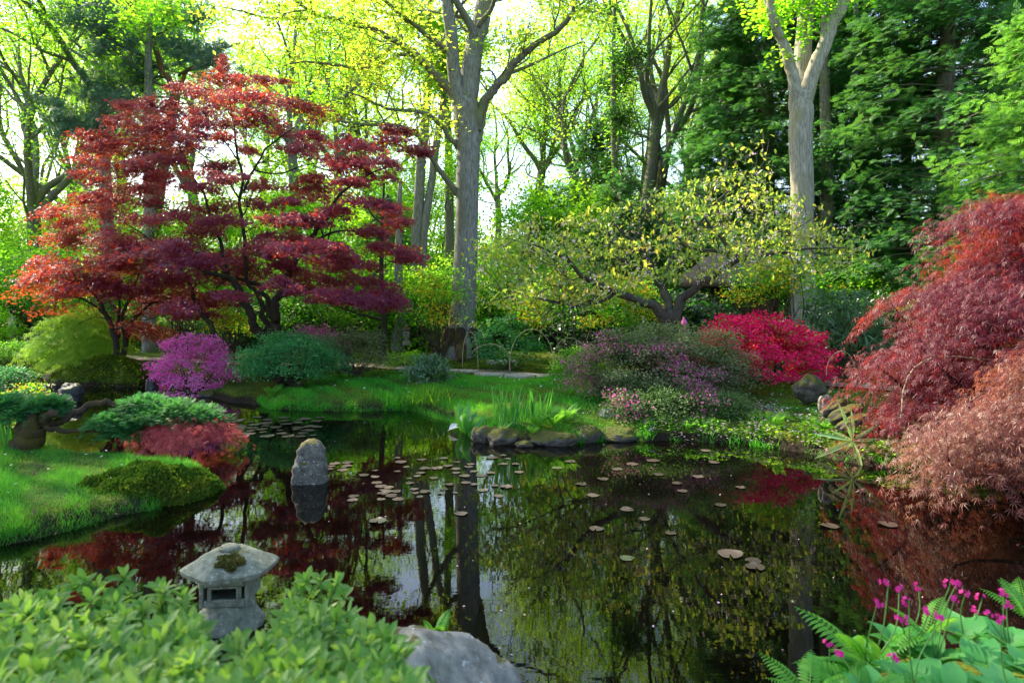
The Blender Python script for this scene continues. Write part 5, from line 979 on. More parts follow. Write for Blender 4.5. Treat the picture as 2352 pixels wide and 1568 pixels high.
lp('roof', subdiv_hex([(.0005, .312), (.10, .312), (.235, .316), (.268, .326), (.274, .352), (.262, .360), (.19, .398), (.125, .428), (.085, .438), (.0005, .442)]))
V, Q = lump_rock((.062, .055, .022), np.random.default_rng(4), 16, .12); lp('finial', (V + A(-.01, .0, .448), Q), smooth=True)
g = np.random.default_rng(6); mp_ = A(.03, -.13, .396) + (lambda q: q * np.minimum(1, (1.5 + .5 * np.sin(np.arctan2(q[:, :1], q[:, 1:2]) * 5)) / np.maximum(np.linalg.norm(q[:, :2], axis=1, keepdims=True), .01)))(g.normal(size=(4200, 3))) * A(.042, .030, .008); mp_[:, 2] += (-.13 - mp_[:, 1]) * -.42 + .010
part('moss', scatter(T_TINY, mp_, g.normal(size=(4200, 3)) * .7 + A(0, -.4, 1), g.normal(size=(4200, 3)), g.uniform(.010, .022, 4200)), M['gold_moss'], t, False, True)
# far lanterns
t = thing('stone_lantern', 'far stone lantern with a wide dark roof half hidden by green leaves at the left', 'lantern', P(82, 806, 19.5)); s_ = 19.5 / F
lp('post', lathe([(14 * s_, -.5), (13 * s_, .0), (15 * s_, .05)], 16)); lp('fire_box', lathe([(17 * s_, .05), (17 * s_, 24 * s_)], 6)); lp('window', box((0, -17 * s_, 14 * s_), (7 * s_, .02, 7 * s_)), 'dark_stone')
lp('roof', lathe([(12 * s_, 23 * s_), (27 * s_, 27 * s_), (28 * s_, 31 * s_), (20 * s_, 39 * s_), (9 * s_, 45 * s_), (.001, 46 * s_)], 24), 'dark_stone'); lp('finial', lathe([(6 * s_, 44 * s_), (7 * s_, 48 * s_), (.001, 52 * s_)], 12), 'dark_stone')
t = thing('stone_lantern', 'little grey pedestal lantern on the moss left of the giant trunk', 'lantern', P(934, 788, 17.6)); s_ = 17.6 / F
lp('base', lathe([(9 * s_, -.05), (9 * s_, 3 * s_), (6 * s_, 6 * s_)], 12)); lp('post', lathe([(4.5 * s_, 6 * s_), (5 * s_, 12 * s_), (8.5 * s_, 15 * s_), (8.5 * s_, 17 * s_)], 14)); lp('fire_box', lathe([(7.5 * s_, 17 * s_), (8.5 * s_, 22 * s_), (7 * s_, 28 * s_)], 8)); lp('window', box((0, -8.3 * s_, 22 * s_), (4 * s_, .01, 5 * s_)), 'dark_stone')
lp('roof', lathe([(6 * s_, 28 * s_), (11 * s_, 30 * s_), (10.5 * s_, 33 * s_), (5 * s_, 38 * s_), (.001, 39 * s_)], 12), 'mossy_stone'); lp('finial', lathe([(3 * s_, 38 * s_), (3 * s_, 42 * s_), (.001, 45 * s_)], 8))

# ------------------------------------------------------------------ thatched hut, fences, hoops
M['thatch'] = bark_mat('thatch', (.09, .065, .05), (.26, .20, .16), None, scale=3, bump=.9)
M['wood'] = bark_mat('hut_wood', (.045, .028, .015), (.12, .08, .045), None, scale=2)
M['hut_wall'] = plain('hut_wall', (.10, .065, .03), (.06, .04, .02), .9, 12)
hx_, hy_ = (1690 - UC) * 18.2 / F, 18.2; hz = float(H(np.array([hx_]), np.array([hy_]))[0]); t = thing('thatched_hut', 'small wooden garden hut with a thick thatched roof behind the cherry', 'hut', (hx_, hy_, hz))
zb = HC - (652 - VH) * 18.2 / F - hz
part('roof', lathe([(1.0, zb - .04), (1.42, zb - .10), (1.5, zb + .02), (1.40, zb + .22), (1.0, zb + .55), (.5, zb + .92), (.08, zb + 1.15), (.001, zb + 1.16)], 28), M['thatch'], t, True, True)
part('wall', box((.25, .25, zb / 2), (1.3, 1.3, zb)), M['hut_wall'], t, False, True)
for dx in (-.44, .02, .42, .92): part('post', box((dx, -.43, zb / 2), (.09, .06, zb + .02)), M['wood'], t, False, True)
part('door', box((.22, -.405, zb * .46), (.36, .03, zb * .86)), M['wood'], t, False, True)
def fence(name, label, u0, u1, Y, h, gap, rng):
    a_, b_ = put(u0, Y), put(u1, Y); t = thing(name, label, 'fence', a_); n = int(np.linalg.norm(b_ - a_) / gap); L = []
    for i in range(n + 1):
        p = a_ + (b_ - a_) * i / n + rng.normal(size=3) * A(.01, .02, 0); p[2] = float(H(p[:1], p[1:2])[0]); L.append([np.array([[*p, .018], [*(p + A(rng.normal() * .02, 0, h * rng.uniform(.9, 1.05))), .016]])])
    for q in L[::max(1, len(L) // 90)]: part('cane', tubes(q, 5), M['stem'], t)
    for f in (.3, .8): part('rail', tubes([np.array([[*(a_ + A(0, -.03, h * f + .05)), .018], [*(b_ + A(0, -.03, h * f + .05)), .018]])], 5), M['stem'], t)
    return t
fence('bamboo_fence', 'dark bamboo cane fence behind the purple azalea', 395, 520, 19.8, 1.05, .075, rk); fence('bamboo_fence', 'dark low cane fence to the left of the giant trunk', 1000, 1050, 20.5, .85, .06, rk); fence('bamboo_fence', 'dark cane fence in the shade left of the cherry', 1350, 1530, 20.5, 1.0, .075, rk)
M['cane'] = plain('bent_cane', (.42, .35, .20), (.22, .18, .10), .7, 20)
HG = 'bent cane hoops along the path'
for (u0, v0, u1, v1, top, Y, lab) in ((1062, 842, 1098, 846, 762, 14.6, 'narrow bent cane hoop at the foot of the giant trunk'), (1085, 812, 1172, 850, 790, 14.4, 'leaning bent cane hoop right of the giant trunk'), (1170, 852, 1272, 852, 756, 14.3, 'tallest round bent cane hoop by the middle of the path'),
        (1268, 850, 1350, 838, 776, 14.6, 'bent cane hoop just left of the clipped dark bush'), (1898, 862, 1968, 905, 806, 10.6, 'lone bent cane hoop beside the crimson azalea'), (2070, 960, 2290, 812, 818, 7.0, 'pale bent cane leaning from the bank in front of the crimson laceleaf')):
    t_ = np.linspace(0, 1, 13); uu = u0 + (u1 - u0) * (.5 - .5 * np.cos(t_ * np.pi)); base = v0 + (v1 - v0) * t_; vv = base + (top - base) * np.sin(t_ * np.pi) ** .75
    tag(part('cane_hoop', tubes([np.array([np.append(P(u, v, Y + .1 * f), .0075) for u, v, f in zip(uu, vv, t_)])], 6), M['cane'], None, True), lab, 'plant hoop', HG)

# ------------------------------------------------------------------ water lilies
M['pad'] = None
def pad_mat():
    m, t, out = nodes('lily_pad'); L = t.links.new
    oi = N(t, 'ShaderNodeObjectInfo'); r = ramp(t, [(.045, .034, .026), (.085, .058, .05), (.13, .095, .083), (.075, .095, .05)], [0, .35, .8, 1]); L(oi.outputs['Random'], r.inputs[0])
    tc = N(t, 'ShaderNodeTexCoord'); n = N(t, 'ShaderNodeTexNoise'); n.inputs['Scale'].default_value = 18; L(tc.outputs['Object'], n.inputs['Vector'])
    mu = N(t, 'ShaderNodeMix'); mu.data_type = 'RGBA'; mu.blend_type = 'MULTIPLY'; mu.inputs[0].default_value = .6; L(r.outputs[0], mu.inputs[6]); L(n.outputs[0], mu.inputs[7])
    p = N(t, 'ShaderNodeBsdfPrincipled'); p.inputs['Roughness'].default_value = .35; p.inputs['Specular IOR Level'].default_value = .5; L(mu.outputs[2], p.inputs['Base Color']); L(p.outputs[0], out.inputs[0]); return m
M['pad'] = pad_mat(); rw = np.random.default_rng(97); pads = []
for k in range(5):
    n = 22; an = np.linspace(.16, 2 * np.pi - .16, n); r = 1 + .06 * np.sin(an * 3 + k) + rw.normal(size=n) * .02; lift = np.maximum(0, np.sin(an * (1 + k % 3) + k * 2)) ** 3 * (.05 + .09 * (k % 2))
    V = np.concatenate([A([.05, 0, .03]), np.stack([.6 * r * np.cos(an), .6 * r * np.sin(an), np.full(n, .03)], -1), np.stack([r * np.cos(an), r * np.sin(an), .03 + lift], -1)])
    Q = np.array([[1 + i, 1 + n + i, 2 + n + i, 2 + i] for i in range(n - 1)]); T3 = np.array([[0, 1 + i, 2 + i] for i in range(n - 1)]); pads.append(mesh('lily_pad', V, [Q, T3], M['pad']))
def lily(u, v, w, label, group):
    x, y = wat(u, v); 
    if sdf([x], [y])[0] > -.06: return
    o = bpy.data.objects.new('lily_pad', pads[rw.integers(5)]); COL.objects.link(o); s = w * y / F / 2; o.location = (x, y, .003 + rw.uniform(0, .004)); o.rotation_euler = (0, 0, rw.uniform(0, 6.28)); o.scale = (s, s, s); tag(o, label, 'lily pad', group)
for lab, grp, n, reg in (('pale brown lily pad floating in the raft beyond the coral laceleaf maple', 'raft of lily pads left of the lawn', 52, (505, 735, 957, 1006)), ('brown lily pad in the little patch right of the upright stone', 'lily pads by the upright stone', 7, (752, 800, 1062, 1082)),
        ('pinkish brown lily pad in the band across the middle of the pond', 'band of lily pads in mid pond', 46, (855, 1195, 1045, 1140)), ('brown lily pad dotted left of the reflected trunk', 'lily pads left of the reflected trunk', 12, (800, 980, 1085, 1150))):
    pts = []
    for _ in range(n):
        for _try in range(20):
            u, v = rw.uniform(*reg[:2]), rw.uniform(*reg[2:])
            if grp.startswith('raft'): v = reg[2] + (reg[3] - reg[2]) * rw.beta(1.6, 1.6); u = 620 + (rw.random() - .5) * 230 + (980 - v) * .8
            if all(((u - a) / 26) ** 2 + ((v - b) / 6) ** 2 > 1 for a, b in pts): break
        pts.append((u, v)); lily(u, v, rw.uniform(13, 28) * (1.15 if grp.startswith('raft') else 1), lab, grp)
for u, v, w in ((1335, 1112, 26), (1362, 1138, 28), (1385, 1100, 26), (1418, 1078, 24), (1452, 1066, 28), (1500, 1058, 30), (1512, 1090, 26), (1555, 1110, 24), (1440, 1170, 30), (1480, 1192, 26), (1370, 1215, 34), (1568, 1128, 24), (1602, 1095, 26), (1640, 1062, 24), (1655, 1160, 26), (1540, 1225, 26), (1280, 1075, 24), (1310, 1060, 24), (1620, 1035, 24), (1700, 1120, 22)):
    lily(u, v, w, 'brown lily pad adrift on the open dark water right of the middle', 'scattered lily pads on the right half of the pond')
for u, v, w, lab in ((868, 1197, 40, 'single curled lily pad alone below the reflected maple'), (1676, 1273, 56, 'largest dusky lily pad, left of the two in the lower pond'), (1735, 1303, 44, 'grey-green lily pad nearest to the camera'), (1730, 1288, 36, 'dusky lily pad just above the nearest one'), (2040, 1205, 42, 'lily pad near the trailing salmon maple'), (1905, 1208, 40, 'greenish lily pad in the lower right of the pond'), (1440, 1282, 34, 'faint lily pad under the reflection of the bright sky'), (1060, 1180, 30, 'lily pad on the reflected giant trunk')):
    lily(u, v, w, lab, None)

# ------------------------------------------------------------------ bank plants
rq = np.random.default_rng(101)
def fern_plant(label, base, n, length, rng, w=.26, group='fresh green ferns', up=.9, flat=False, aim=None):
    t = thing('fern', label, 'fern', base, 0, group)
    for i in range(n):
        a_ = 2 * np.pi * i / n + rng.uniform(-.3, .3); d = A(math.cos(a_) * .75, math.sin(a_) * .75, up) if aim is None else np.array(aim) + rng.normal(size=3) * .35
        part('frond', frond(np.array(base), d, length * rng.uniform(.75, 1.15), rng, w), M['fern'], t)
    return t
for u, v, Y, n, l, lab in ((1272, 985, 9.35, 9, .48, 'bright fern at the right of the iris on the bank'), (1235, 990, 9.3, 8, .38, 'fern just beside the iris leaves'), (1300, 975, 9.5, 8, .48, 'upright yellow-green fern farthest right of the iris'), (1155, 1012, 9.13, 6, .26, 'little fern on the mossy edging stone'), (1225, 1018, 9.08, 6, .26, 'small fern hanging over the ledge stone'),
        (625, 920, 12.45, 8, .42, 'fern at the lawn edge below the jade shrub'), (1780, 1000, 9.1, 6, .35, 'fern on the shady bank under the magenta flowers'), (1580, 985, 9.35, 6, .28, 'fern drooping from the bank below the trailing azalea'), (1890, 990, 8.75, 7, .32, 'fern at the left of the spiky plant')):
    fern_plant(lab, G(u, Y), n, l * .8, rq, .22, up=1.7)
def straps(name, label, cat, base, n, length, rng, mat, spread=.22, foot=.08, wid=1.0, T=T_STRAP, group=None):
    t = thing(name, label, cat, base, 0, group); p = np.array(base) + rng.normal(size=(n, 3)) * A(foot, foot, 0); d = rng.normal(size=(n, 3)) * spread; d[:, 2] = 1
    part('leaves', scatter(T, p, d, np.cross(d, rng.normal(size=(n, 3))), length * rng.uniform(.6, 1.15, n), wid), M[mat], t); return t
IG = 'clumps of sword-leaved iris'
straps('iris', 'dark green iris clump left of the ferns on the bank', 'iris', G(1172, 9.4), 40, .50, rq, 'strap', .14, .10, 1.0, group=IG); straps('iris', 'iris clump between the first iris and the ferns', 'iris', G(1222, 9.45), 40, .46, rq, 'strap', .16, .12, 1.0, group=IG)
straps('iris', 'sunlit iris blades at the left border beside the old leaning trunk', 'iris', wat(8, 1042) + (.05,), 46, .60, rq, 'strap', .15, .14, 1.0, group=IG)
straps('rush', 'tuft of brownish rushes hanging over the lawn edge', 'rush', G(985, 11.7), 220, .34, rq, 'shrub_leaf', .5, .20, .8)
straps('rush', 'tuft of dark grass at the lawn edge left of the rushes', 'rush', G(905, 12.0), 130, .22, rq, 'grass', .5, .25, .8)
t = thing('skunk_cabbage', 'bog arum with broad upright leaves and white spathes at the water edge', 'bog plant', wat(1064, 992) + (.0,)); b = np.array(t.location)
for i in range(11):
    d = A(rq.normal() * .6, rq.normal() * .35, 1.0); V, Q = scatter(T_BIG, (b + rq.normal(size=3) * A(.05, .05, 0))[None], d[None], (A(0, -1, .4) + rq.normal(size=3) * .3)[None], np.array([rq.uniform(.26, .44)])); part('leaf', (V, Q), M['strap'], t)
for dx, dz_, l in ((.07, .14, .13), (-.02, .17, .12)):
    V, Q = scatter(_broad(5, .3, .2, -.1, .45), (b + A(dx, -.08, dz_))[None], A([.3, -.1, 1]), A([0, -1, .2]), np.array([l])); part('spathe', (V, Q), M['white_fl'], t)
c = A(*wat(1028, 994), .03); V, Q = scatter(_broad(5, .34, .15, .0, .5), np.stack([c, c + A(.02, .03, .02)]), A([1, -.1, .35], [.9, .3, .5]), A([0, 0, 1], [0, -.6, 1]), np.array([.17, .14])); tag(part('white_spathe', (V, Q), M['white_fl']), 'fallen white spathe floating left of the bog arum', 'flower')
t = thing('spiky_yucca', 'spiky rosette of narrow grey-green sword leaves at the right water edge', 'yucca', P(1958, 1012, 8.15)); b = np.array(t.location)
for du, dv in ((-30, -72), (-8, -62), (-62, -12), (-70, 30), (-22, 52), (-10, 50), (0, 54), (32, 52), (45, -8), (75, 4), (40, -38), (-45, -22), (12, -20)):
    d = A(du, rq.normal() * 20 - 12, -dv); l = np.linalg.norm(d) * 8.15 / F * 1.25; V, Q = scatter(_broad(6, .055, .02, .12, .35), b[None], d[None], (A(0, -1, .5) + rq.normal(size=3) * .2)[None], np.array([l])); part('leaf', (V, Q), M['yucca'], t)
def lance_bush(name, label, cat, base, rad, n, rng, mat, size, lift):
    t = thing(name, label, cat, base); pc, d = dome_pads(n // 8, rad, rng, -.2, .5); pc = pc + np.array(base) + A(0, 0, lift); L = []
    part('stems', tubes(bush_stems(np.array(base), pc[rng.permutation(len(pc))[:24]], .012, rng), 5), M['stem'], t)
    p = np.repeat(pc, 8, 0); k = len(p); dd = rng.normal(size=(k, 3)) + np.repeat(d, 8, 0) * .8 + A(0, 0, -.2); part('leaves', scatter(T_LANCE, p, dd, rng.normal(size=(k, 3)) * .4 + A(0, 0, 1), size * rng.uniform(.6, 1.2, k), .9), M[mat], t); return t
lance_bush('bamboo_clump', 'broad-leaved bamboo clump behind the crimson azalea', 'bamboo', G(1930, 13.6), (1.05, .8, 1.05), 1500, rq, 'grey_leaf', .26, .75)
shrub('yellow_bog_plant', 'small plant with orange-yellow flowers beside the dark rock at left', 'bog plant', wat(70, 930) + (.0,), (.42, .3, .30), rq, 'shrub_leaf', 500, 24, .06, .05, flower='yellow_fl', nf=190, fsize=.032, lift=.08, nst=16, r0=.006)
shrub('low_hedge', 'low rounded hedge along the far left bank', 'hedge', G(35, 18.0), (1.2, .5, .40), rq, 'shrub_leaf', 6000, 80, .14, .05, lift=.12, nst=10, r0=.01)
shrub('leafy_bush', 'low green bush at the left border over the water', 'bush', wat(12, 905) + (.05,), (.55, .4, .36), rq, 'jade_leaf', 3000, 50, .10, .045, lift=.14, nst=10, r0=.01)
shrub('leafy_bush', 'fresh green bush in the left background by the stone lantern', 'bush', G(-30, 19.5), (.9, .7, .95), rq, 'lime_leaf', 5000, 60, .18, .06, lift=.3, nst=10, r0=.014)

# ------------------------------------------------------------------ the old leaning juniper at the left
t = thing('leaning_juniper', 'old leaning juniper with a mossy trunk and flat green foliage pads over the water', 'tree', wat(40, 1042) + (.1,)); Yj = 8.2
tk = [limb([(35, 1062, 34), (48, 1030, 31), (62, 1000, 29), (85, 972, 27), (100, 958, 18), (112, 946, 9)], Yj, w=.25, rng=rq)]
part('trunk', tubes(tk, 16), M['moss_bark'], t, True)
for q, dy in (([(95, 972, 13), (118, 974, 10), (150, 962, 8.5), (185, 945, 8), (215, 928, 7.5), (240, 923, 7), (262, 928, 6.4), (282, 936, 6), (320, 952, 3)], .3), ([(105, 975, 9), (130, 984, 6), (150, 991, 5), (185, 990, 4.4), (230, 989, 4), (270, 985, 2)], -.1), ([(88, 962, 9), (70, 950, 7), (50, 942, 5.4), (20, 936, 3)], .1), ([(100, 962, 11), (112, 952, 10), (124, 944, 8)], -.2)):
    part('branch', tubes([limb(q, Yj, dY=dy, w=.3, rng=rq)], 9), M['moss_bark'], t, True)
for u, v, a_, b_, dy, k in ((330, 925, 50, 13, .35, 1700), (395, 938, 55, 15, .35, 1900), (455, 950, 52, 13, .4, 1700), (360, 950, 60, 12, .2, 1500), (480, 962, 28, 8, .35, 700), (245, 965, 36, 11, 0, 900), (275, 985, 34, 9, 0, 800), (300, 972, 26, 9, .1, 600), (20, 925, 45, 15, .15, 1500), (100, 928, 38, 13, .1, 1100), (130, 925, 22, 10, .1, 600), (60, 945, 40, 10, .05, 900)):
    g = np.clip(rq.normal(size=(k, 3)), -1.9, 1.9); s_ = (Yj + dy) / F; p = P(u, v, Yj + dy) + g * A(a_ * s_ * .55, a_ * s_ * .5, b_ * s_ * .55); p[:, 2] -= .03 * (g[:, 0] ** 2); d = g * A(1, 1, .3) + rq.normal(size=(k, 3)) * .5 + A(0, 0, .25)
    part('foliage', scatter(T_SPRAY, p, d, rq.normal(size=(k, 3)) * .3 + A(0, 0, 1), rq.uniform(.05, .10, k)), M['juniper'], t)

# ------------------------------------------------------------------ people half hidden by the shrubs
M['skin'] = plain('skin', (.55, .34, .25), rough=.6); M['hair'] = plain('hair', (.03, .02, .015), rough=.6); M['blue_cloth'] = plain('blue_cloth', (.05, .08, .22), rough=.9); M['dusty_cloth'] = plain('dusty_cloth', (.30, .12, .16), rough=.9)
M['sky_cloth'] = plain('sky_cloth', (.18, .34, .62), rough=.9); M['white_cloth'] = plain('white_cloth', (.6, .6, .58), rough=.9); M['pink_cloth'] = plain('pink_cloth', (.72, .16, .45), rough=.9)
def skinned(name, pts, edges, rad, mat, par):
    me = bpy.data.meshes.new(name); me.from_pydata([tuple(p) for p in pts], edges, []); me.materials.append(mat); o = bpy.data.objects.new(name, me); COL.objects.link(o); o.parent = par
    md = o.modifiers.new('skin', 'SKIN'); md.use_smooth_shade = True
    for v_, r in zip(me.skin_vertices[0].data, rad): v_.radius = (r, r)
    me.skin_vertices[0].data[0].use_root = True; s2 = o.modifiers.new('smooth', 'SUBSURF'); s2.levels = s2.render_levels = 2; return o
def person(label, loc, h, rz, top, legs, hat=None):
    t = thing('person', label, 'person', loc, rz); k = h / 1.7
    J = {'pel': (0, 0, .92), 'wst': (0, 0, 1.08), 'chs': (0, .01, 1.30), 'nek': (0, .01, 1.44), 'nk2': (0, 0, 1.50), 'hd': (0, -.01, 1.59), 'hd2': (0, -.01, 1.67)}
    for s, n in ((-1, 'l'), (1, 'r')): J.update({'sh' + n: (s * .18, .01, 1.38), 'el' + n: (s * .25, .02, 1.12), 'wr' + n: (s * .24, -.08, .90), 'hn' + n: (s * .235, -.11, .82), 'hp' + n: (s * .09, 0, .88), 'kn' + n: (s * .11, -.02, .49), 'an' + n: (s * .12, .02, .09), 'to' + n: (s * .13, -.15, .035)})
    nm = list(J); ix = {n: i for i, n in enumerate(nm)}; E = [('pel', 'wst'), ('wst', 'chs'), ('chs', 'nek'), ('nek', 'nk2'), ('nk2', 'hd'), ('hd', 'hd2')]
    for n in 'lr': E += [('chs', 'sh' + n), ('sh' + n, 'el' + n), ('el' + n, 'wr' + n), ('wr' + n, 'hn' + n), ('pel', 'hp' + n), ('hp' + n, 'kn' + n), ('kn' + n, 'an' + n), ('an' + n, 'to' + n)]
    rd = {'pel': .13, 'wst': .12, 'chs': .14, 'nek': .07, 'nk2': .055, 'hd': .10, 'hd2': .085, 'sh': .06, 'el': .042, 'wr': .03, 'hn': .035, 'hp': .085, 'kn': .06, 'an': .042, 'to': .035}
    R_ = lambda n: rd.get(n, rd.get(n[:-1], .05)) * k; W_ = lambda n: tuple(k * c for c in J[n])
    skinned('body', [W_(n) for n in nm], [(ix[a], ix[b]) for a, b in E], [R_(n) * .93 for n in nm], M['skin'], t)
    lg = ['pel', 'hpl', 'knl', 'anl', 'hpr', 'knr', 'anr']; jx = {n: i for i, n in enumerate(lg)}; skinned('trousers', [W_(n) for n in lg], [(jx['pel'], jx['hpl']), (jx['hpl'], jx['knl']), (jx['knl'], jx['anl']), (jx['pel'], jx['hpr']), (jx['hpr'], jx['knr']), (jx['knr'], jx['anr'])], [R_(n) * 1.2 for n in lg], legs, t)
    up = ['pel', 'wst', 'chs', 'nek', 'shl', 'ell', 'wrl', 'shr', 'elr', 'wrr']; jx = {n: i for i, n in enumerate(up)}; skinned('jacket', [W_(n) for n in up], [(jx[a], jx[b]) for a, b in (('pel', 'wst'), ('wst', 'chs'), ('chs', 'nek'), ('chs', 'shl'), ('shl', 'ell'), ('ell', 'wrl'), ('chs', 'shr'), ('shr', 'elr'), ('elr', 'wrr'))], [R_(n) * 1.2 for n in up], top, t)
    if hat is None: V, Q = lump_rock((.105 * k, .112 * k, .10 * k), np.random.default_rng(2), 16, .05, facets=0); part('hair', (V + A(0, .02, 1.665) * k, Q), M['hair'], t, True, True)
    else: part('hat', tubes([catmull([[0, 0, 1.60 * k, .125 * k], [0, .01, 1.70 * k, .105 * k], [0, .02, 1.80 * k, .05 * k], [0, .03, 1.88 * k, .006]], 4)], 14), hat, t, True, True)
    return t
p = G(792, 15.2); person('child in blue trousers standing behind the open grey-green shrub', p, .92, .3, M['dusty_cloth'], M['blue_cloth'])
p = G(28, 21.5); person('distant person with dark hair and a white top at the left behind the bushes', p, 1.25, 2.5, M['white_cloth'], M['dusty_cloth'])
p = G(1600, 16.6); person('person in a light blue jacket behind the rhododendron by the cherry', p, 1.7, 1.0, M['sky_cloth'], M['blue_cloth'])
p = G(1572, 14.3); person('child with a pointed pink hat just right of the cherry trunk', p, 1.0, .5, M['dusty_cloth'], M['blue_cloth'], M['pink_cloth'])

# ------------------------------------------------------------------ the near plants
rn = np.random.default_rng(107)
OUT = [(-80, 1385), (0, 1365), (90, 1312), (200, 1292), (330, 1290), (420, 1330), (460, 1395), (520, 1435), (620, 1432), (665, 1345), (730, 1318), (790, 1318), (825, 1392), (900, 1405), (940, 1470), (1010, 1560), (1040, 1640)]
def rosettes(lst, rng, size, per=10):
    """whorls of leaves at shoot tips, with the shoots under them"""
    ps, ds, us, sz, st = [], [], [], [], []
    for p, ax, s in lst:
        ax = unit(ax); a0 = rng.uniform(0, 6.28)
        for i in range(per):
            a_ = a0 + i * 2.4; e = rng.normal(size=3); h = unit(np.cross(ax, A(math.cos(a_), math.sin(a_), .3))); el = .15 + .85 * (i / per) ** .8; ps.append(p - ax * .03 * (1 - i / per)); d = h * (1.15 - .75 * el) + ax * (el * 1.1 - .12) + e * .12; ds.append(d); us.append(ax * 1.2 - h * .35 + e * .1); sz.append(size * s * rng.uniform(.75, 1.15) * (1.05 - .35 * el))
        q = p - ax * rng.uniform(.14, .30) + rng.normal(size=3) * .02; st.append(catmull([[*(q - A(0, .0, .22)), .006], [*q, .005], [*(p - ax * .05), .0042], [*p, .003]], 3))
    return scatter(T_BROAD, np.array(ps), np.array(ds), np.array(us), np.array(sz), 1.0), tubes(st, 5)
def near_shrub(label, ulo, uhi, n, rng, size, skip=None, group='leafy evergreen shrubs in the foreground'):
    L = []; ou = [a for a, b in OUT]; ov = [b for a, b in OUT]
    while len(L) < n:
        u = rng.uniform(ulo, uhi); f = rng.random() ** .8; vt = np.interp(u, ou, ov); v = vt + 28 + f * (1690 - vt); g = np.clip((v - 1290) / 340, 0, 1.15); Y = 2.75 - 1.42 * g + rng.normal() * .07
        if skip and skip(u, v): continue
        L.append((P(u, v, max(1.18, Y)), A(rng.normal() * .35, rng.normal() * .35 - .12, 1), rng.uniform(.75, 1.2)))
    c = np.mean([q[0] for q in L], 0); x, y = c[0], c[1]; t = thing('evergreen_shrub', label, 'shrub', (x, y, float(H(np.array([x]), np.array([y]))[0])), 0, group)
    lf, st = rosettes(L, rng, size); base = np.array(t.location)
    wd = bush_stems(base + A(0, 0, -.05), np.array([L[i][0] - A(0, 0, .25) for i in rng.permutation(len(L))[:26]]), .012, rng); part('stems', join([tubes(wd, 6), st]), M['green_stem'], t, True); part('foliage', lf, M['near_leaf'], t, True); return t
gapL = lambda u, v: 455 < u < 655 and v < 1475
near_shrub('broad leafy evergreen shrub filling the lower left corner', -90, 470, 430, rn, .067); near_shrub('evergreen shrub with pale yellow-green leaves in front of the near lantern', 430, 690, 160, rn, .066, gapL)
near_shrub('evergreen shrub spilling over the pale boulder', 640, 960, 230, rn, .066, lambda u, v: v < 1385 or (u > 930 and v < 1560))
sp_ = [(P(u, v, 2.6 + rn.normal() * .05), A(rn.normal() * .3, rn.normal() * .3, 1), 1.0) for u, v in ((690, 1345), (735, 1330), (775, 1340), (720, 1365), (755, 1372), (700, 1390), (745, 1400), (790, 1362), (670, 1372), (725, 1420), (765, 1345), (705, 1330))]
t = thing('evergreen_shrub', 'single leafy sprig rising right of the near lantern', 'shrub', (sp_[0][0][0], 2.6, .35), 0, 'leafy evergreen shrubs in the foreground'); lf, st = rosettes(sp_, rn, .066, 11); part('stems', join([st, tubes([limb([(742, 1600, 5), (738, 1500, 4), (733, 1420, 3), (730, 1360, 2)], 2.6, rng=rn)], 6)]), M['green_stem'], t, True); part('foliage', lf, M['near_leaf'], t, True)

# primulas and ferns at the lower right
PG = 'candelabra primulas in the lower right corner'
spots = [(1915, 1530, 2.75), (1985, 1490, 2.8), (2010, 1560, 2.5), (2070, 1445, 2.9), (2100, 1520, 2.6), (2150, 1470, 2.8), (2190, 1555, 2.45), (2215, 1420, 3.0), (2260, 1490, 2.7), (2320, 1440, 2.9), (2330, 1550, 2.45), (2370, 1500, 2.6), (2090, 1590, 2.35), (2280, 1600, 2.3)]
flw = {0: [(1905, 1478)], 1: [(2040, 1335), (2012, 1385), (2065, 1350)], 3: [(2110, 1345), (2132, 1400), (2072, 1420)], 5: [(2180, 1340), (2195, 1335), (2190, 1375)], 7: [(2215, 1362), (2255, 1370), (2240, 1400)], 9: [(2305, 1360), (2312, 1385), (2270, 1410)], 10: [(2298, 1420)], 4: [(2160, 1420), (2088, 1380)], 2: [(2050, 1510), (1935, 1500)]}
labs = ['primula with a dark low bloom beside the tall fern', 'primula with tall pink flower stalks at the left of the clump', 'primula at the bottom with a drooping dark bud', 'primula with three nodding pink stalks behind the leafy mass', 'primula whose pink heads lean left in mid clump', 'primula with the paired bright pink heads standing highest', 'leafy primula without flowers at the bottom edge', 'primula with pink buds at the back right', 'leafy primula rosette right of the paired pink heads', 'primula with large magenta flowers at the right edge',
        'primula with one open red-pink flower low at the right', 'leafy primula cut by the right edge', 'leafy primula at the very bottom left of the clump', 'leafy primula at the very bottom right of the clump']
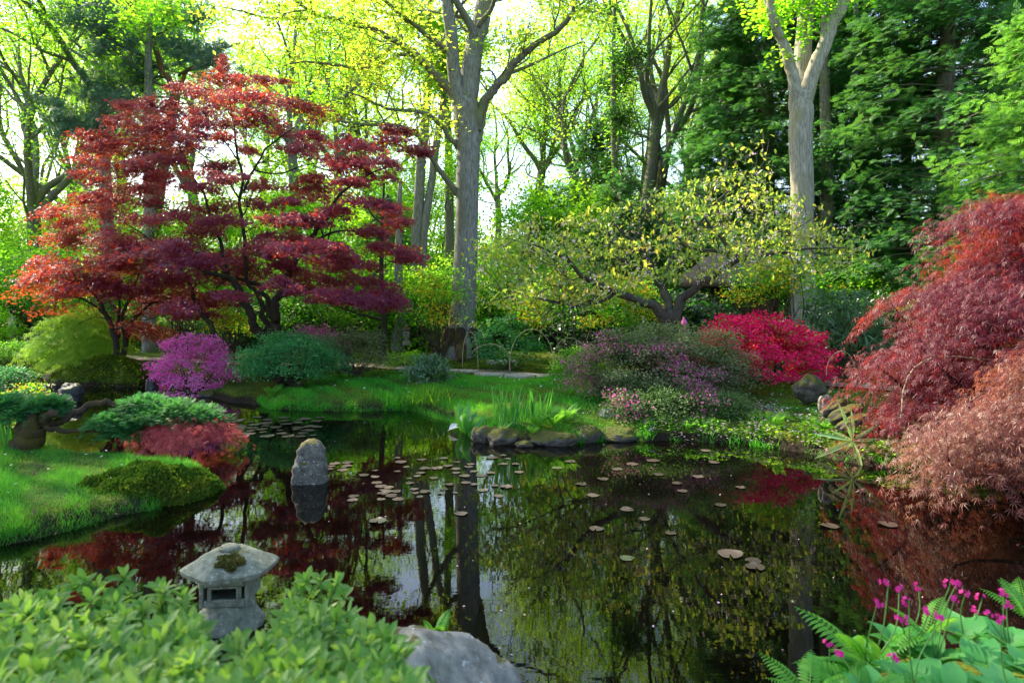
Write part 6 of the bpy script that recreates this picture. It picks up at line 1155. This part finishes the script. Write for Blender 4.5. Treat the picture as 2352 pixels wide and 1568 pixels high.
for i, (u, v, Y) in enumerate(spots):
    b = P(u, v, Y) - A(0, 0, .10); t = thing('primula', labs[i], 'primula', b, 0, PG); n = 13; a0 = rn.uniform(0, 6.28)
    a_ = a0 + np.arange(n) * 2.4; d = np.stack([np.cos(a_), np.sin(a_), .75 + .5 * np.arange(n) / n + rn.normal(size=n) * .15], -1); up_ = np.stack([-np.cos(a_) * .9, -np.sin(a_) * .9, np.full(n, 1.0)], -1) + rn.normal(size=(n, 3)) * .15
    part('leaves', scatter(T_PADDLE, np.repeat(b[None], n, 0), d, up_, rn.uniform(.10, .17, n)), M['primula_leaf'], t, True)
    for (fu, fv) in flw.get(i, ()):
        h = P(fu, fv, Y + rn.normal() * .06); sk = part('flower_stalk', tubes([catmull([[*b, .0036], [*(b * .5 + h * .5 + rn.normal(size=3) * .02), .003], [*(h - A(0, 0, .015)), .0022], [*h, .002]], 5)], 6), M['green_stem'], t, True)
        m_ = 5; fd = rand_dirs(m_, rn, .1); fd[:, 2] *= .5; pp_ = h + fd * rn.uniform(.012, .03, (m_, 1)); up_ = fd + A(0, -.5, .2); part('flower_head', scatter(T_STAR, pp_, np.cross(up_, rn.normal(size=(m_, 3))), up_, rn.uniform(.019, .028, m_), 1.0), M['magenta_fl'], sk)
for b, n, l, lab, aim in ((P(2000, 1540, 2.8), 5, .34, 'tall bright fern at the left of the primulas', (-.28, -.1, 1.0)), (P(2010, 1530, 2.9), 4, .28, 'fern leaning right among the primulas', (.5, -.1, .7)), (P(2130, 1470, 2.95), 4, .24, 'small fern between the primula stalks', (-.1, -.1, 1)), (P(1860, 1610, 2.6), 6, .24, 'little fern at the bottom edge left of the primulas', None), (P(1975, 1620, 2.5), 5, .24, 'small fern under the tall fern at the bottom edge', None), (P(1000, 1478, 3.3), 9, .19, 'yellow-green fern behind the pale boulder', (.05, 0, .8)), (P(2360, 1420, 3.1), 4, .24, 'large soft fern at the right edge behind the primulas', (-.2, 0, .9))):
    fern_plant(lab, b, n, l, rn, .24, 'ferns on the near bank', .9, aim=aim)
V, Q = lump_rock((.17, .14, .09), np.random.default_rng(19), 24, .2); c = P(1870, 1640, 2.6); o = part('boulder', (V, Q), M['mossy_stone'], None, True); o.location = (c[0], c[1], c[2]); tag(o, 'mossy stone at the bottom edge under the small ferns', 'stone')
